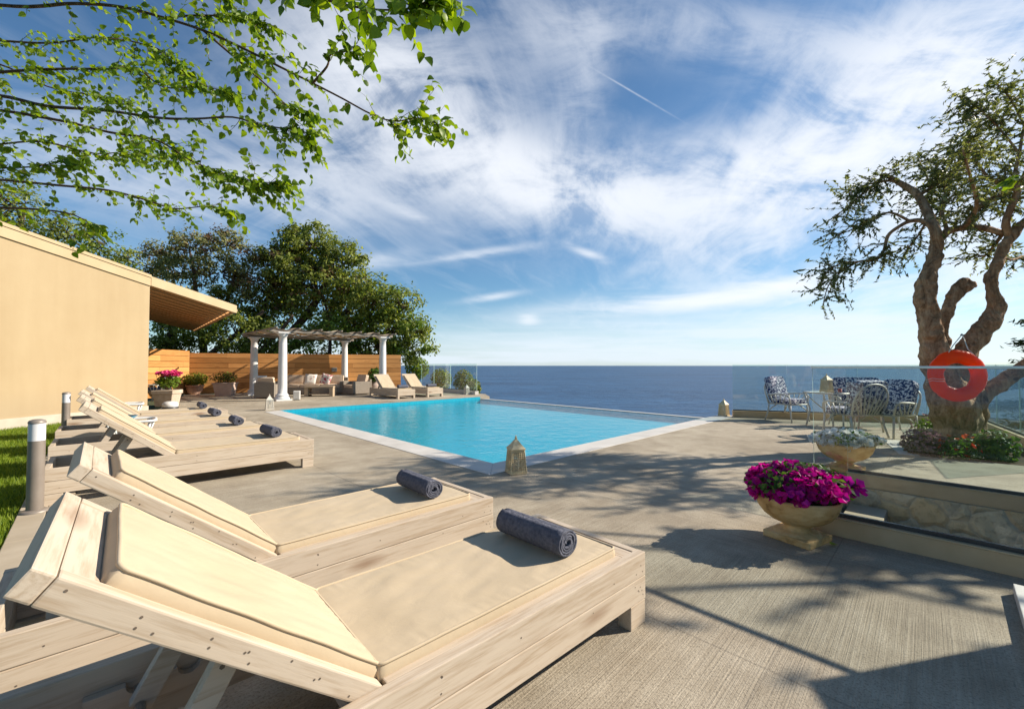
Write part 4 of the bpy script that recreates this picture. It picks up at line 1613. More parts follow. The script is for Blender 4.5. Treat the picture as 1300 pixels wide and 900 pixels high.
def petunia(lab, base, z, mat, ax, n_f, n_l, fs, ctr=(0, 0, 0.11)):
    b = Vector((base.x, base.y, z))
    fl, fr, fz = clump(ctr, ax, n_f, fs, 0.5, 0.7)
    bumps = np.array([0.84 + 0.42 * mnoise.noise(Vector(p) * 6.0 + Vector((base.x * 3, 1, 2))) for p in fl])
    fl = (fl - np.array(ctr)) * bumps[:, None] + np.array(ctr)
    keep = fl[:, 2] > -0.11
    # droop over the rim
    parts = [('flowers', FLOWER, mat, (fl[keep], fr[keep], fz[keep]))]
    ll, lr, lz = clump(ctr, tuple(a * 0.93 for a in ax), n_l, 0.05, 0.9, 0.3)
    k2 = ll[:, 2] > -0.08
    parts.append(('foliage', LEAF4, M['leaf_bed'], (ll[k2], lr[k2], lz[k2])))
    return plant('petunia_plant', lab, 'flowers', b, parts, None, stems(14, 0.16, 0.2, 0.004))


petunia('mound of magenta petunias filling the nearest urn', UP1 + Vector((0.03, 0.02, 0)), 0.30, M['petal_magenta'], (0.40, 0.34, 0.155), 760, 1500, 0.064)
petunia('white petunias filling the urn behind the front glass panel', UP2, 0.32, M['petal_white'], (0.40, 0.36, 0.12), 800, 450, 0.07, (0, 0, 0.07))

# stone planter with geraniums by the house corner
pp = P(212, 515.5)
pt = thing('stone_planter', 'square weathered stone planter with a thick rim at the house corner', 'planter', pp, R(12))
m = MB()
a, b = 0.32, 0.40
m.add([(-a, -a, 0), (a, -a, 0), (a, a, 0), (-a, a, 0), (-b, -b, 0.50), (b, -b, 0.50), (b, b, 0.50), (-b, b, 0.50)],
      [(3, 2, 1, 0), (4, 5, 6, 7), (0, 1, 5, 4), (1, 2, 6, 5), (2, 3, 7, 6), (3, 0, 4, 7)])
m.build('box', M['planter'], pt, bevel=0.015)
m = MB()
m.box2((-0.44, -0.44, 0.502), (0.44, 0.44, 0.655))
m.build('rim', M['planter'], pt, bevel=0.02)
pt.scale = (0.68, 0.68, 0.78)
l1 = clump((0.02, 0, 0.30), (0.36, 0.32, 0.26), 500, 0.10, 0.8)
f1 = clump((0.08, -0.05, 0.54), (0.38, 0.26, 0.09), 120, 0.11, 0.5, 0.2)
plant('geranium_plant', 'pink flowering geranium growing in the square stone planter', 'flowers', (pp.x, pp.y, 0.655 * 0.78),
      [('foliage', LEAF4, M['leaf_bright'], l1), ('flowers', FLOWER, M['petal_pink'], f1)], None, stems(12, 0.4, 0.18))

# round terracotta pot and rectangular pot at the fence
pr_ = P(247, 501)
rp = thing('terracotta_pot', 'round terracotta pot with a dark bushy plant at the fence corner', 'pot', pr_)
m = MB()
m.lathe([(0.19, 0), (0.26, 0.12), (0.31, 0.28), (0.325, 0.36), (0.35, 0.365), (0.352, 0.42), (0.33, 0.425), (0.30, 0.38)], (0, 0, 0), 28)
m.build('pot_body', M['terracotta'], rp)
m = MB(); m.lathe([(0.305, 0.375), (0.0, 0.39)], (0, 0, 0), 20); m.build('potting_soil', M['soil'], rp)
plant('potted_shrub', 'dark green bushy shrub in the round terracotta pot', 'shrub', (pr_.x, pr_.y, 0.39),
      [('foliage', LEAF4, M['leaf_oak'], clump((0, 0, 0.27), (0.52, 0.45, 0.30), 900, 0.09, 0.8)), ('young_leaves', LEAF4, M['leaf_bright'], clump((0.1, -0.05, 0.33), (0.5, 0.42, 0.27), 200, 0.08, 0.8, 0.6))], None, stems(10, 0.4, 0.25))
pq = P(286, 502.5)
qp = thing('rectangular_pot', 'pinkish tapered square pot in front of the board fence', 'pot', pq, R(14))
m = MB()
a, b = 0.33, 0.42
m.add([(-a, -a * 0.8, 0), (a, -a * 0.8, 0), (a, a * 0.8, 0), (-a, a * 0.8, 0), (-b, -b * 0.8, 0.58), (b, -b * 0.8, 0.58), (b, b * 0.8, 0.58), (-b, b * 0.8, 0.58)],
      [(3, 2, 1, 0), (4, 5, 6, 7), (0, 1, 5, 4), (1, 2, 6, 5), (2, 3, 7, 6), (3, 0, 4, 7)])
m.build('pot_body', M['pinkpot'], qp, bevel=0.01)
m = MB(); m.box2((-0.45, -0.365, 0.582), (0.45, 0.365, 0.64)); m.build('rim', M['pinkpot'], qp, bevel=0.01)
qp.scale = (0.88, 0.88, 0.88)
plant('potted_shrub', 'loose reddish green shrub in the pinkish square pot', 'shrub', (pq.x, pq.y, 0.56),
      [('foliage', LEAF4, M['leaf_oak'], clump((0, 0, 0.22), (0.50, 0.32, 0.24), 420, 0.09, 0.9)),
       ('dry_leaves', LEAF4, M['leaf_brown'], clump((-0.15, 0, 0.22), (0.62, 0.34, 0.24), 160, 0.085, 0.9, 0.5))], None, stems(16, 0.4, 0.45))
# tall potted plant behind the left far lounger
pz = PD(476, 499.5, 19.6); pz.z = 0
zp = thing('clay_jar', 'pale clay jar behind the left far lounger', 'jar', pz)
m = MB()
m.lathe([(0.14, 0), (0.24, 0.15), (0.27, 0.32), (0.22, 0.46), (0.17, 0.52), (0.20, 0.56), (0.18, 0.565), (0.15, 0.5)], (0, 0, 0), 24)
m.build('jar_body', M['pinkpot'], zp)
m = MB(); m.lathe([(0.155, 0.49), (0, 0.5)], (0, 0, 0), 16); m.build('potting_soil', M['soil'], zp)
plant('potted_palm', 'small spiky green plant in the clay jar by the pergola column', 'plant', (pz.x, pz.y, 0.5),
      [('foliage', OLIVE, M['leaf_bed'], clump((0, 0, 0.32), (0.36, 0.36, 0.34), 240, 0.34, 0.5, 0.1))], None, stems(6, 0.3, 0.1))

# white dome lamp
dl = thing('dome_lamp', 'white dome shaped lamp on a dark base in front of the stone planter', 'lamp', P(216, 518.5))
m = MB(); m.lathe([(0.20, 0), (0.205, 0.045), (0.19, 0.05)], (0, 0, 0), 28); m.build('base', M['dark'], dl)
m = MB(); m.lathe([(0.19, 0.051), (0.20, 0.06), (0.195, 0.14), (0.165, 0.19), (0.09, 0.215), (0, 0.22)], (0, 0, 0), 28); m.build('dome', M['white'], dl)


# ------------------------------------------------------------------ bollard lights
def bollard(lab, loc):
    t = thing('bollard_light', lab, 'bollard light', loc, 0, 'bollard lights along the lawn border')
    m = MB(); m.lathe([(0.095, 0), (0.095, 0.012), (0.075, 0.02), (0.062, 0.024)], (0, 0, 0), 32); m.build('base_flange', M['bollard'], t)
    m = MB(); m.lathe([(0.055, 0.012), (0.055, 0.618)], (0, 0, 0), 32); m.build('post', M['bollard'], t)
    m = MB(); m.lathe([(0.0545, 0.62), (0.0545, 0.77)], (0, 0, 0), 32); m.build('diffuser', M['diffuser'], t)
    m = MB(); m.lathe([(0.057, 0.772), (0.057, 0.785), (0.049, 0.798), (0.027, 0.806), (0, 0.808)], (0, 0, 0), 32); m.build('cap', M['bollard'], t)
    return t


b1 = P(44, 652); b1.z = 0.018
bollard('grey bollard light with a white band, nearest one beside the lawn', b1)
b2 = PD(83, 551, 7.55); b2.z = 0.018
bollard('grey bollard light farther off, in front of the ochre wall', b2)


# ------------------------------------------------------------------ lanterns
def make_lantern(lab, loc, rz, h=0.46, mat='lantern', grp='cream fretwork lanterns standing by the pool'):
    t = thing('lantern', lab, 'lantern', loc, rz, grp)
    s = h / 0.46
    w0, w1, zb0, zb1 = 0.098 * s, 0.078 * s, 0.02 * s, 0.285 * s
    mt = M[mat]
    m = MB(); m.box2((-w0 - .008, -w0 - .008, 0.006), (w0 + .008, w0 + .008, zb0))
    for sx in (-1, 1):
        for sy in (-1, 1):
            m.box((sx * w0 * 0.9, sy * w0 * 0.9, 0.004), (0.02, 0.02, 0.008))
    m.build('base', mt, t)
    m = MB()
    for k_ in range(4):
        q = Matrix.Rotation(k_ * math.pi / 2, 3, 'Z')

        def wz(z):
            return w0 + (w1 - w0) * (z - zb0) / (zb1 - zb0)

        def pt_(x, z):
            return q @ Vector((x * wz(z), -wz(z), z))
        m.bar(pt_(-1, zb0), pt_(-1, zb1), 0.011, 0.011)
        for z in (zb0 + 0.012, zb1 - 0.01):
            m.bar(pt_(-1, z), pt_(1, z), 0.008, 0.022)
        nx, nz = 7, 11
        for i in range(1, nx):
            x = -1 + 2 * i / nx
            m.bar(pt_(x, zb0), pt_(x, zb1), 0.004, 0.0125)
        for j in range(1, nz):
            z = zb0 + (zb1 - zb0) * j / nz
            m.bar(pt_(-1, z), pt_(1, z), 0.0046, 0.0115)
    m.build('fretwork', mt, t)
    m = MB()
    v = []
    for r, z in ((w1 + 0.014 * s, zb1 + 0.001), (w1 + 0.014 * s, zb1 + 0.012), (w1 * 0.72, zb1 + 0.055 * s), (w1 * 0.30, zb1 + 0.105 * s), (w1 * 0.17, zb1 + 0.115 * s)):
        v.append([(-r, -r, z), (r, -r, z), (r, r, z), (-r, r, z)])
    for i in range(len(v) - 1):
        m.add(v[i] + v[i + 1], [(j, (j + 1) % 4, 4 + (j + 1) % 4, 4 + j) for j in range(4)])
    m.add(v[-1], [(0, 1, 2, 3)])
    m.add(v[0], [(3, 2, 1, 0)])
    m.build('roof', mt, t)
    m = MB()
    m.lathe([(0.012 * s, zb1 + 0.115 * s), (0.018 * s, zb1 + 0.125 * s), (0.012 * s, zb1 + 0.14 * s), (0.007 * s, zb1 + 0.155 * s), (0, zb1 + 0.175 * s)], (0, 0, 0), 10)
    m.build('finial', mt, t)
    m = MB(); m.lathe([(0.036, zb0 + 0.001), (0.036, zb0 + 0.13), (0.0, zb0 + 0.128)], (0, 0, 0), 14); m.build('candle', M['candle'], t)
    return t


make_lantern('cream fretwork lantern at the nearest corner of the pool', P(655, 600), R(20))
make_lantern('cream fretwork lantern at the right end of the pool beside the rear glass rail', P(919, 528), R(35), 0.46)
make_lantern('white lantern at the left corner of the pool, before the pergola', P(342, 520.5), R(35), 0.47, 'lantern_white')
make_lantern('white lantern at the far corner of the pool by the far glass rail', P(592.5, 500.8), R(40), 0.47, 'lantern_white')


# ------------------------------------------------------------------ glass railings
def railing(name, lab, pts_joints, z0, z1, rail=None, kerb=None, grp=None, glass='glass'):
    """pts_joints: plan points of the panel joints, in order"""
    a = pts_joints[0]
    t = thing(name, lab, 'railing', (a.x, a.y, 0), 0, grp)
    for p, q in zip(pts_joints[:-1], pts_joints[1:]):
        u = (q - p).normalized()
        nn_ = Vector((-u.y, u.x))
        p2, q2 = p + u * 0.006 - a, q - u * 0.006 - a
        m = MB()
        h = nn_ * 0.007
        vs_ = [(*(p2 - h), z0), (*(q2 - h), z0), (*(q2 + h), z0), (*(p2 + h), z0), (*(p2 - h), z1), (*(q2 - h), z1), (*(q2 + h), z1), (*(p2 + h), z1)]
        m.add(vs_, [(0, 1, 5, 4), (2, 3, 7, 6)], 0)
        m.add(vs_, [(4, 5, 6, 7), (1, 2, 6, 5), (3, 0, 4, 7)], 1)
        m.build('glass_panel', [M[glass], M['glass_edge']], t)
        m = MB()
        m.bar((*(p2), z0 + 0.012), (*(q2), z0 + 0.012), 0.026, 0.03)
        m.build('base_channel', M['dark'], t)
    if rail:
        m = MB()
        b_ = pts_joints[-1]
        m.bar((0, 0, z1 + 0.010), (*(b_ - a), z1 + 0.010), 0.032, 0.018)
        m.build('handrail', M['steel'], t, bevel=0.003)
    return t


def kerbwall(lab, a, b, wdt, h, side, mat='kerb'):
    """low wall along a-b, body on the given side (+1 left, -1 right)"""
    t = thing('kerb_wall', lab, 'low wall', (a.x, a.y, 0), math.atan2(b.y - a.y, b.x - a.x))
    L = (b - a).length
    m = MB()
    m.box2((0, 0, -0.02), (L, side * wdt, h - 0.012))
    m.build('kerb_body', M[mat], t, bevel=0.004)
    m = MB()
    m.box2((-0.004, -side * 0.004, h - 0.011), (L + 0.004, side * (wdt + 0.004), h))
    m.build('kerb_cap', M[mat], t, bevel=0.004)
    return t


KH = 0.137
na, nb = st_a, st_a + d2 * 5.2
kerbwall('low beige kerb wall under the nearest glass railing, its foot on the deck', na, nb, 0.14, KH, 1)
mid = nN * 0.05
railing('glass_railing', 'nearest frameless glass railing with a steel handrail, at the stairwell beside the magenta urn', [na + mid, na + mid + d2 * 1.62, na + mid + d2 * 3.2, nb + mid], KH + 0.002, 1.275, True)
fa, fb = st_b, st_b + d2 * 5.2
kerbwall('beige kerb wall on the far side of the stairwell in front of the olive tree bed', fa, fb, 0.14, KH, 1)
railing('glass_railing', 'glass railing on the far side of the stairwell, in front of the olive tree bed', [fa + mid, fa + mid + d2 * 1.7, fa + mid + d2 * 3.4, fb + mid], KH + 0.002, 1.27)
# rear railing towards the sea
ra, rb, rc = Vector((5.55, 10.72)), Vector((9.98, 9.22)), Vector((7.05, 5.42))
u1 = (rb - ra).normalized()
kerbwall('low concrete kerb at the seaward edge behind the dining chairs', ra, rb, 0.16, 0.155, 1, 'kerb')
joints = [ra, ra + u1 * 1.19, ra + u1 * 2.62, ra + u1 * 3.9, rb]
off = Vector((-u1.y, u1.x)) * 0.08
railing('glass_railing', 'seaward glass railing behind the dining chairs', [p + off for p in joints], 0.157, 1.31, glass='glass_sheen')
u2 = (rc - rb).normalized()
kerbwall('low concrete kerb at the deck edge to the right of the olive tree', rb, rc, 0.16, 0.155, 1, 'kerb')
off2 = Vector((-u2.y, u2.x)) * 0.08
railing('glass_railing', 'glass railing on the deck edge to the right of the olive tree', [rb + off2 + u2 * 0.02, rb + off2 + u2 * 1.25, rb + off2 + u2 * 2.6, rb + off2 + u2 * 3.6, rc + off2], 0.157, 1.31, glass='glass_sheen')
# far left railing beyond the pool
g0, g1, g2 = Vector((-1.62, 18.75)), Vector((-2.98, 20.15)), Vector((-4.75, 22.0))
kerbwall('pale low kerb beyond the far corner of the pool', g0, g2, 0.2, 0.16, -1, 'coping')
u3 = (g2 - g0).normalized()
off3 = Vector((u3.y, -u3.x)) * 0.1
railing('glass_railing', 'far glass railing behind the two far loungers at the pool corner', [g0 + off3, g1 + off3, g1 + off3 + (g2 - g1) * 0.55, g2 + off3], 0.162, 1.36, glass='glass_sheen')

# ------------------------------------------------------------------ stairwell
stw = MB()
wa = WELL[0]
L_ = 5.0
Wd = (WELL[1] - WELL[0]).length
for i in range(8):
    p0 = wa + d2 * (0.02 + i * 0.30)
    p1 = wa + d2 * (0.02 + (i + 1) * 0.30 if i < 7 else L_ - 0.02)
    q = nN * (Wd - 0.09)
    o = nN * 0.01
    z = -0.17 * (i + 1)
    stw.prism([p0 + o, p1 + o, p1 + q, p0 + q], -2.0, z)
tag(stw.build('stair', M['border'], bevel=0.004), kind='structure')


def panel_wall(name, lab, a, b, z0, z1, th, side, mat):
    t = tag(MB_wall(name, a, b, z0, z1, th, side, mat), lab, 'wall')
    return t


def MB_wall(name, a, b, z0, z1, th, side, mat):
    u = (b - a).normalized()
    nn_ = Vector((-u.y, u.x)) * side
    m = MB()
    n = 40
    # uneven face
    vs_ = []
    nz = 12
    for j in range(nz + 1):
        for i in range(n + 1):
            p = a + u * (b - a).length * i / n
            z = z0 + (z1 - z0) * j / nz
            d = 0.035 * mnoise.noise(Vector((p.x * 3, p.y * 3, z * 4))) + 0.02 * mnoise.noise(Vector((p.x * 9, p.y * 9, z * 9)))
            if j in (nz,):
                d = 0
            q = p - nn_ * max(-0.02, d)
            vs_.append((q.x, q.y, z))
    k_ = n + 1
    m.add(vs_, [(j * k_ + i, j * k_ + i + 1, (j + 1) * k_ + i + 1, (j + 1) * k_ + i) for j in range(nz) for i in range(n)], 0, True)
    c, d_ = b + nn_ * th, a + nn_ * th
    m.add([(a.x, a.y, z0), (b.x, b.y, z0), (c.x, c.y, z0), (d_.x, d_.y, z0), (a.x, a.y, z1), (b.x, b.y, z1), (c.x, c.y, z1), (d_.x, d_.y, z1)],
          [(3, 2, 1, 0), (4, 5, 6, 7), (1, 2, 6, 5), (2, 3, 7, 6), (3, 0, 4, 7)])
    return m.build(name, mat)


panel_wall('stone_wall', 'rough golden stone wall lining the stairwell below the far kerb', st_b - nN * 0.035, st_b - nN * 0.035 + d2 * 5.0, -2.0, -0.004, 0.03, 1, M['rubble'])
nw = MB_wall('retaining_wall', na + nN * 0.139, na + nN * 0.139 + d2 * 5, -2.0, -0.02, 0.2, 1, M['rubble'])
bpy.data.objects.remove(nw)

# white plinth at the right edge and a dropped leaf
pl0 = P(1286, 740, 0.06)
pb = MB()
ua, ub = Vector((-0.715, -0.70)), Vector((0.703, -0.711))
p0 = Vector((pl0.x, pl0.y))
pb.prism([p0, p0 + ua * 0.9, p0 + ua * 0.9 + ub * 0.8, p0 + ub * 0.8], 0.0, 0.06)
tag(pb.build('stone_slab', M['whitestone'], bevel=0.004), 'white stone slab lying on the deck at the right edge', 'slab')
lf = P(1055, 693)
lm = scatter_mesh('fallen_leaf', *MULB, np.array([[0, 0, 0]]), np.array([[[1, 0, 0], [0, 1, 0], [0, 0, 1]]], float), np.array([0.06]), M['leaf_mulberry'])
o = link('fallen_leaf', lm, None, (lf.x, lf.y, 0.012), (0, 0, R(-75)))
tag(o, 'single green leaf fallen on the deck beside the magenta urn', 'leaf')


# ------------------------------------------------------------------ white garden chairs and tables
def garden_chair(lab, loc, rz, fan=False, wid=0.58, cat='garden chair', name='garden_chair'):
    """faces local -y; tubular cane-style metal"""
    t = thing(name, lab, cat, (loc[0], loc[1], 0), rz, 'white metal garden chairs with navy floral cushions')
    hw, r = wid / 2, 0.017
    mt = M['whiteiron']
    for s in (-1, 1):
        for y, dy in ((-0.26, -0.04), (0.24, 0.09)):
            m = MB()
            m.tube([(s * hw, y, 0.40), (s * (hw + 0.005), y + dy * 0.3, 0.2), (s * (hw + 0.02), y + dy, 0.0)], r, 8)
            m.tube([(s * hw, y, 0.24), (s * hw * 0.8, y * 0.72, 0.33), (s * hw * 0.55, y * 0.55, 0.385)], r * 0.7, 6)
            m.build('leg', mt, t)
        m = MB()
        m.tube([(s * hw, -0.26, 0.40), (s * (hw + 0.03), -0.27, 0.52), (s * (hw + 0.045), -0.25, 0.60), (s * (hw + 0.05), -0.16, 0.635), (s * (hw + 0.045), 0.04, 0.63), (s * (hw + 0.01), 0.26, 0.60)], r, 8)
        for q in range(4):
            y = -0.2 + q * 0.13
            m.tube([(s * hw, y * 0.5 + 0.02, 0.40), (s * (hw + 0.045), y, 0.628)], r * 0.6, 6)
        m.build('armrest', mt, t)
    m = MB()
    fr_ = [(-hw, -0.27), (hw, -0.27), (hw, 0.25), (-hw, 0.25)]
    m.tube([(x, y, 0.40) for x, y in fr_] + [(-hw, -0.27, 0.40)], r, 8)
    for q in range(7):
        x = -hw + (q + 0.5) * wid / 7
        m.tube([(x, -0.27, 0.398), (x, 0.25, 0.398)], r * 0.55, 6)
    m.build('seat_frame', mt, t)
    m = MB()
    top = []
    for q in range(17):
        th = math.pi * q / 16
        x = -(hw + 0.02) * math.cos(th)
        z = 0.62 + (0.34 if fan else 0.27) * (max(0, math.sin(th)) ** (0.8 if fan else 0.5))
        top.append((x, 0.25 + 0.26 * (z - 0.40) , z))
    m.tube([(-hw, 0.25, 0.40)] + top + [(hw, 0.25, 0.40)], r, 8)
    ns = 8 if fan else 7
    for q in range(ns):
        f = (q + 0.5) / ns
        x0 = (-hw + wid * f) * (0.62 if fan else 1)
        i = min(16, max(0, int(round(f * 16))))
        x1, y1, z1 = top[i]
        m.tube([(x0, 0.25, 0.40), ((x0 + x1) / 2, (0.25 + y1) / 2 + 0.012, (0.40 + z1) / 2), (x1, y1, z1)], r * 0.7 if fan else r * 0.6, 6)
    m.build('back_frame', mt, t)
    cushion_mb(wid - 0.05, 0.52, 0.10, 0.06, 0.02, 14, 12, 0.006, 3, c=(0, -0.02, 0.465)).build('seat_cushion', M['blue_floral'], t)
    o = cushion_mb(wid - 0.04, 0.58, 0.12, 0.10, 0.03, 14, 14, 0.012, 9).build('back_cushion', M['blue_floral'], t)
    o.location, o.rotation_euler = (0, 0.255, 0.735), (R(75), 0, 0)
    return t


c1 = P(1000, 534)
garden_chair('white metal chair with navy floral cushions, leftmost of the dining set, facing right', (c1.x, c1.y), R(24), False, 0.60)
tb = P(1052, 541)
dt = thing('dining_table', 'square white metal garden table with a lantern on it among the floral chairs', 'table', (tb.x, tb.y, 0), R(20))
m = MB(); m.box2((-0.30, -0.30, 0.715), (0.30, 0.30, 0.728)); m.build('glass_top', [M['glass']], dt)
m = MB()
m.tube([(-0.31, -0.31, 0.71), (0.31, -0.31, 0.71), (0.31, 0.31, 0.71), (-0.31, 0.31, 0.71), (-0.31, -0.31, 0.71)], 0.017, 8)
m.build('top_frame', M['whiteiron'], dt)
for sx in (-1, 1):
    for sy in (-1, 1):
        m = MB()
        m.tube([(sx * 0.30, sy * 0.30, 0.70), (sx * 0.23, sy * 0.23, 0.35), (sx * 0.28, sy * 0.28, 0.0)], 0.018, 8)
        m.tube([(sx * 0.29, sy * 0.29, 0.70), (sx * 0.18, sy * 0.18, 0.52), (sx * 0.06, sy * 0.06, 0.36)], 0.011, 6)
        m.build('leg', M['whiteiron'], dt)
tc_ = tb + Vector((-0.05, -0.03, 0)); tc_.z = 0.729
make_lantern('cream lantern standing on the white dining table', tc_, R(15), 0.40, 'lantern', 'lantern on the dining table')
gcn = thing('candle_glass', 'red candle in a glass beside the lantern on the dining table', 'candle', (tb.x + 0.10, tb.y - 0.20, 0.729))
m = MB(); m.lathe([(0.038, 0), (0.042, 0.095), (0.040, 0.095), (0.036, 0.004)], (0, 0, 0), 18); m.build('glass_cup', M['glass'], gcn)
m = MB(); m.lathe([(0.034, 0.005), (0.036, 0.078), (0, 0.076)], (0, 0, 0), 16); m.build('wax', M['red_wax'], gcn)
c2_ = P(1084, 553)
garden_chair('cream fan backed metal chair turned away from the camera in the dining set', (c2_.x, c2_.y), R(192), True, 0.70)
c3_ = P(1127, 553)
garden_chair('white metal chair with a tall navy floral back cushion, rightmost of the dining set', (c3_.x, c3_.y), R(-78), False, 0.60)
c4_ = PD(1096, 536, 9.0)
garden_chair('wide white metal loveseat with a long navy floral cushion behind the dining table', (c4_.x, c4_.y), R(-14), False, 0.95, 'garden bench', 'garden_loveseat')


def side_table(lab, loc, rz, sx=0.52, sy=0.52, h=0.50):
    t = thing('side_table', lab, 'side table', (loc[0], loc[1], 0), rz, 'white metal side tables between the loungers')
    m = MB()
    rr = 0.12

    def rrect(ax, ay, r, z):
        ps = []
        for cx, cy, a0 in ((ax - r, ay - r, 0), (-(ax - r), ay - r, 90), (-(ax - r), -(ay - r), 180), (ax - r, -(ay - r), 270)):
            for q in range(6):
                th = R(a0 + q * 18)
                ps.append((cx + r * math.cos(th), cy + r * math.sin(th), z))
        return ps
    m.tube(rrect(sx / 2, sy / 2, rr, h - 0.02), 0.02, 8, closed=True)
    m.build('top_frame', M['white'], t)
    m = MB()
    ps = [(p[0], p[1]) for p in rrect(sx / 2 - 0.018, sy / 2 - 0.018, rr, 0)]
    m.prism(ps, h - 0.024, h - 0.014)
    m.build('glass_top', M['glass'], t)
    for a in (-1, 1):
        for b in (-1, 1):
            m = MB()
            m.tube([(a * (sx / 2 - 0.06), b * (sy / 2 - 0.06), h - 0.03), (a * (sx / 2 - 0.10), b * (sy / 2 - 0.10), h * 0.55), (a * (sx / 2 - 0.03), b * (sy / 2 - 0.03), 0)], 0.017, 8)
            m.tube([(a * (sx / 2 - 0.015), b * (sy / 2 - 0.12), h - 0.03), (a * (sx / 2 - 0.09), b * (sy / 2 - 0.09), h * 0.5)], 0.012, 6)
            m.build('leg', M['white'], t)
    return t


def on_lounger(i, x, y):
    F, a, _ = LOUNGERS[i]
    c, _rz = lounger_pose(F, a)
    e_ = Vector((math.cos(a), math.sin(a)))
    wv = Vector((e_.y, -e_.x))
    return c + e_ * x + wv * y


s1_ = on_lounger(3, 1.60, 0.78)
side_table('white metal side table with a blue ashtray between the fourth and fifth loungers', s1_, R(40), 0.55, 0.52, 0.50)
s2_ = on_lounger(5, 1.58, 0.80)
side_table('white metal side table beyond the farthest lounger, by the ochre wall', s2_, R(41), 0.55, 0.52, 0.52)
bw = thing('ashtray_bowl', 'blue glass bowl on the white side table among the loungers', 'bowl', (s1_.x - 0.12, s1_.y - 0.02, 0.487))
m = MB(); m.lathe([(0.08, 0), (0.13, 0.02), (0.17, 0.055), (0.16, 0.055), (0.12, 0.026), (0.0, 0.012)], (0, 0, 0), 24); m.build('bowl_body', M['bluebowl'], bw)
m = MB(); m.lathe([(0.172, 0.0545), (0.176, 0.058), (0.172, 0.0615), (0.168, 0.058), (0.172, 0.0545)], (0, 0, 0), 24); m.build('rim', M['bluebowl'], bw)
# veranda chair behind the planter
vc = PD(199, 505, 14.9)
gch = garden_chair('white cane armchair with a navy cushion on the veranda behind the stone planter', (vc.x, vc.y), R(-75), False, 0.62)
gch['group'] = 'veranda chairs'
for ch in gch.children:
    if ch.name.startswith(('seat_cushion', 'back_cushion')):
        ch.data = ch.data.copy()
        ch.data.materials[0] = M['navy']

# ------------------------------------------------------------------ trees
def nrmz(a):
    return a / (np.linalg.norm(a, axis=-1, keepdims=True) + 1e-9)


def frames(ydir, zhint):
    y = nrmz(ydir)
    x = nrmz(np.cross(y, zhint))
    z = np.cross(x, y)
    return np.stack([x, y, z], axis=2)


class Foliage:
    def __init__(self):
        self.l, self.r, self.s = [], [], []

    def add(self, loc, rot, size):
        self.l.append(loc); self.r.append(rot); self.s.append(size)

    def count(self):
        return sum(len(x) for x in self.l)

    def build(self, name, tm, mat, parent, smooth=True):
        return link(name, scatter_mesh(name, *tm, np.concatenate(self.l), np.concatenate(self.r), np.concatenate(self.s), mat, smooth), parent)


def smooth_path(pts, rads=None, sub=4):
    """Catmull-Rom through the given points"""
    pts = [Vector(p) for p in pts]
    out_, ro = [], []
    n = len(pts)
    for i in range(n - 1):
        p0, p1, p2, p3 = pts[max(i - 1, 0)], pts[i], pts[i + 1], pts[min(i + 2, n - 1)]
        for q in range(sub):
            t = q / sub
            out_.append(0.5 * ((2 * p1) + (p2 - p0) * t + (2 * p0 - 5 * p1 + 4 * p2 - p3) * t * t + (3 * p1 - p0 - 3 * p2 + p3) * t ** 3))
            if rads:
                ro.append(rads[i] * (1 - t) + rads[i + 1] * t)
    out_.append(pts[-1])
    if rads:
        ro.append(rads[-1])
    return (out_, ro) if rads else out_


def spray(fol, wood_mb, start, direction, length, n_leaves, size, droop=0.3, leaf_droop=0.2, r0=0.004, curl=0.25, flat=0.6, two=True):
    """one leafy twig: a bent stem with leaves set alternately along it"""
    d = Vector(direction).normalized()
    p = Vector(start)
    seg = 5
    pts = [p.copy()]
    for i in range(seg):
        d = (d + Vector((random.gauss(0, curl), random.gauss(0, curl), random.gauss(0, curl) - droop * 0.25))).normalized()
        p = p + d * (length / seg)
        pts.append(p.copy())
    if wood_mb is not None:
        wood_mb.tube(pts, [r0 * (1 - 0.75 * i / seg) for i in range(seg + 1)], 4, caps=False)
    A = np.array([tuple(q) for q in pts])
    t = np.clip(np.linspace(0.12, 1.0, n_leaves) + rng.normal(0, 0.03, n_leaves), 0, 1) * seg
    i0 = np.minimum(t.astype(int), seg - 1)
    f = (t - i0)[:, None]
    loc = A[i0] * (1 - f) + A[i0 + 1] * f
    tang = nrmz(A[i0 + 1] - A[i0])
    side = nrmz(np.cross(tang, np.array([0, 0, 1.0]) + rng.normal(0, 0.3, (n_leaves, 3))))
    sg = np.where(np.arange(n_leaves) % 2 == 0, 1.0, -1.0)[:, None]
    yd = tang * 0.6 + side * sg * 0.9 + rng.normal(0, 0.35, (n_leaves, 3)) + np.array([0, 0, -leaf_droop])
    zh = np.array([0, 0, 1.0]) * flat + rng.normal(0, 0.5, (n_leaves, 3))
    fol.add(loc, frames(yd, zh), rng.uniform(0.65, 1.2, n_leaves) * size)


# ---------------- olive tree with the lifebuoy
OY = 6.62
ob = P(1221, 571.5)


def OT(u, v, dy=0.0):
    return PD(u, v, OY + dy)


px = OY / F_PX
LIMB_K = 0.60
olive = thing('olive_tree', 'old gnarled olive tree in the planting bed with a lifebuoy hanging on its trunk', 'tree', (ob.x, ob.y, 0))
OL = Vector(olive.location)
tk = MB()


def limb(mb, pts, wob=0.22, seed=0, n=14, sub=5):
    q, r = smooth_path([OT(u, v, dy) - OL for u, v, dy, _ in pts], [w_ * px * LIMB_K for _, _, _, w_ in pts], sub)
    mb.tube(q, r, n, wob=wob, seed=seed)
    return q, r


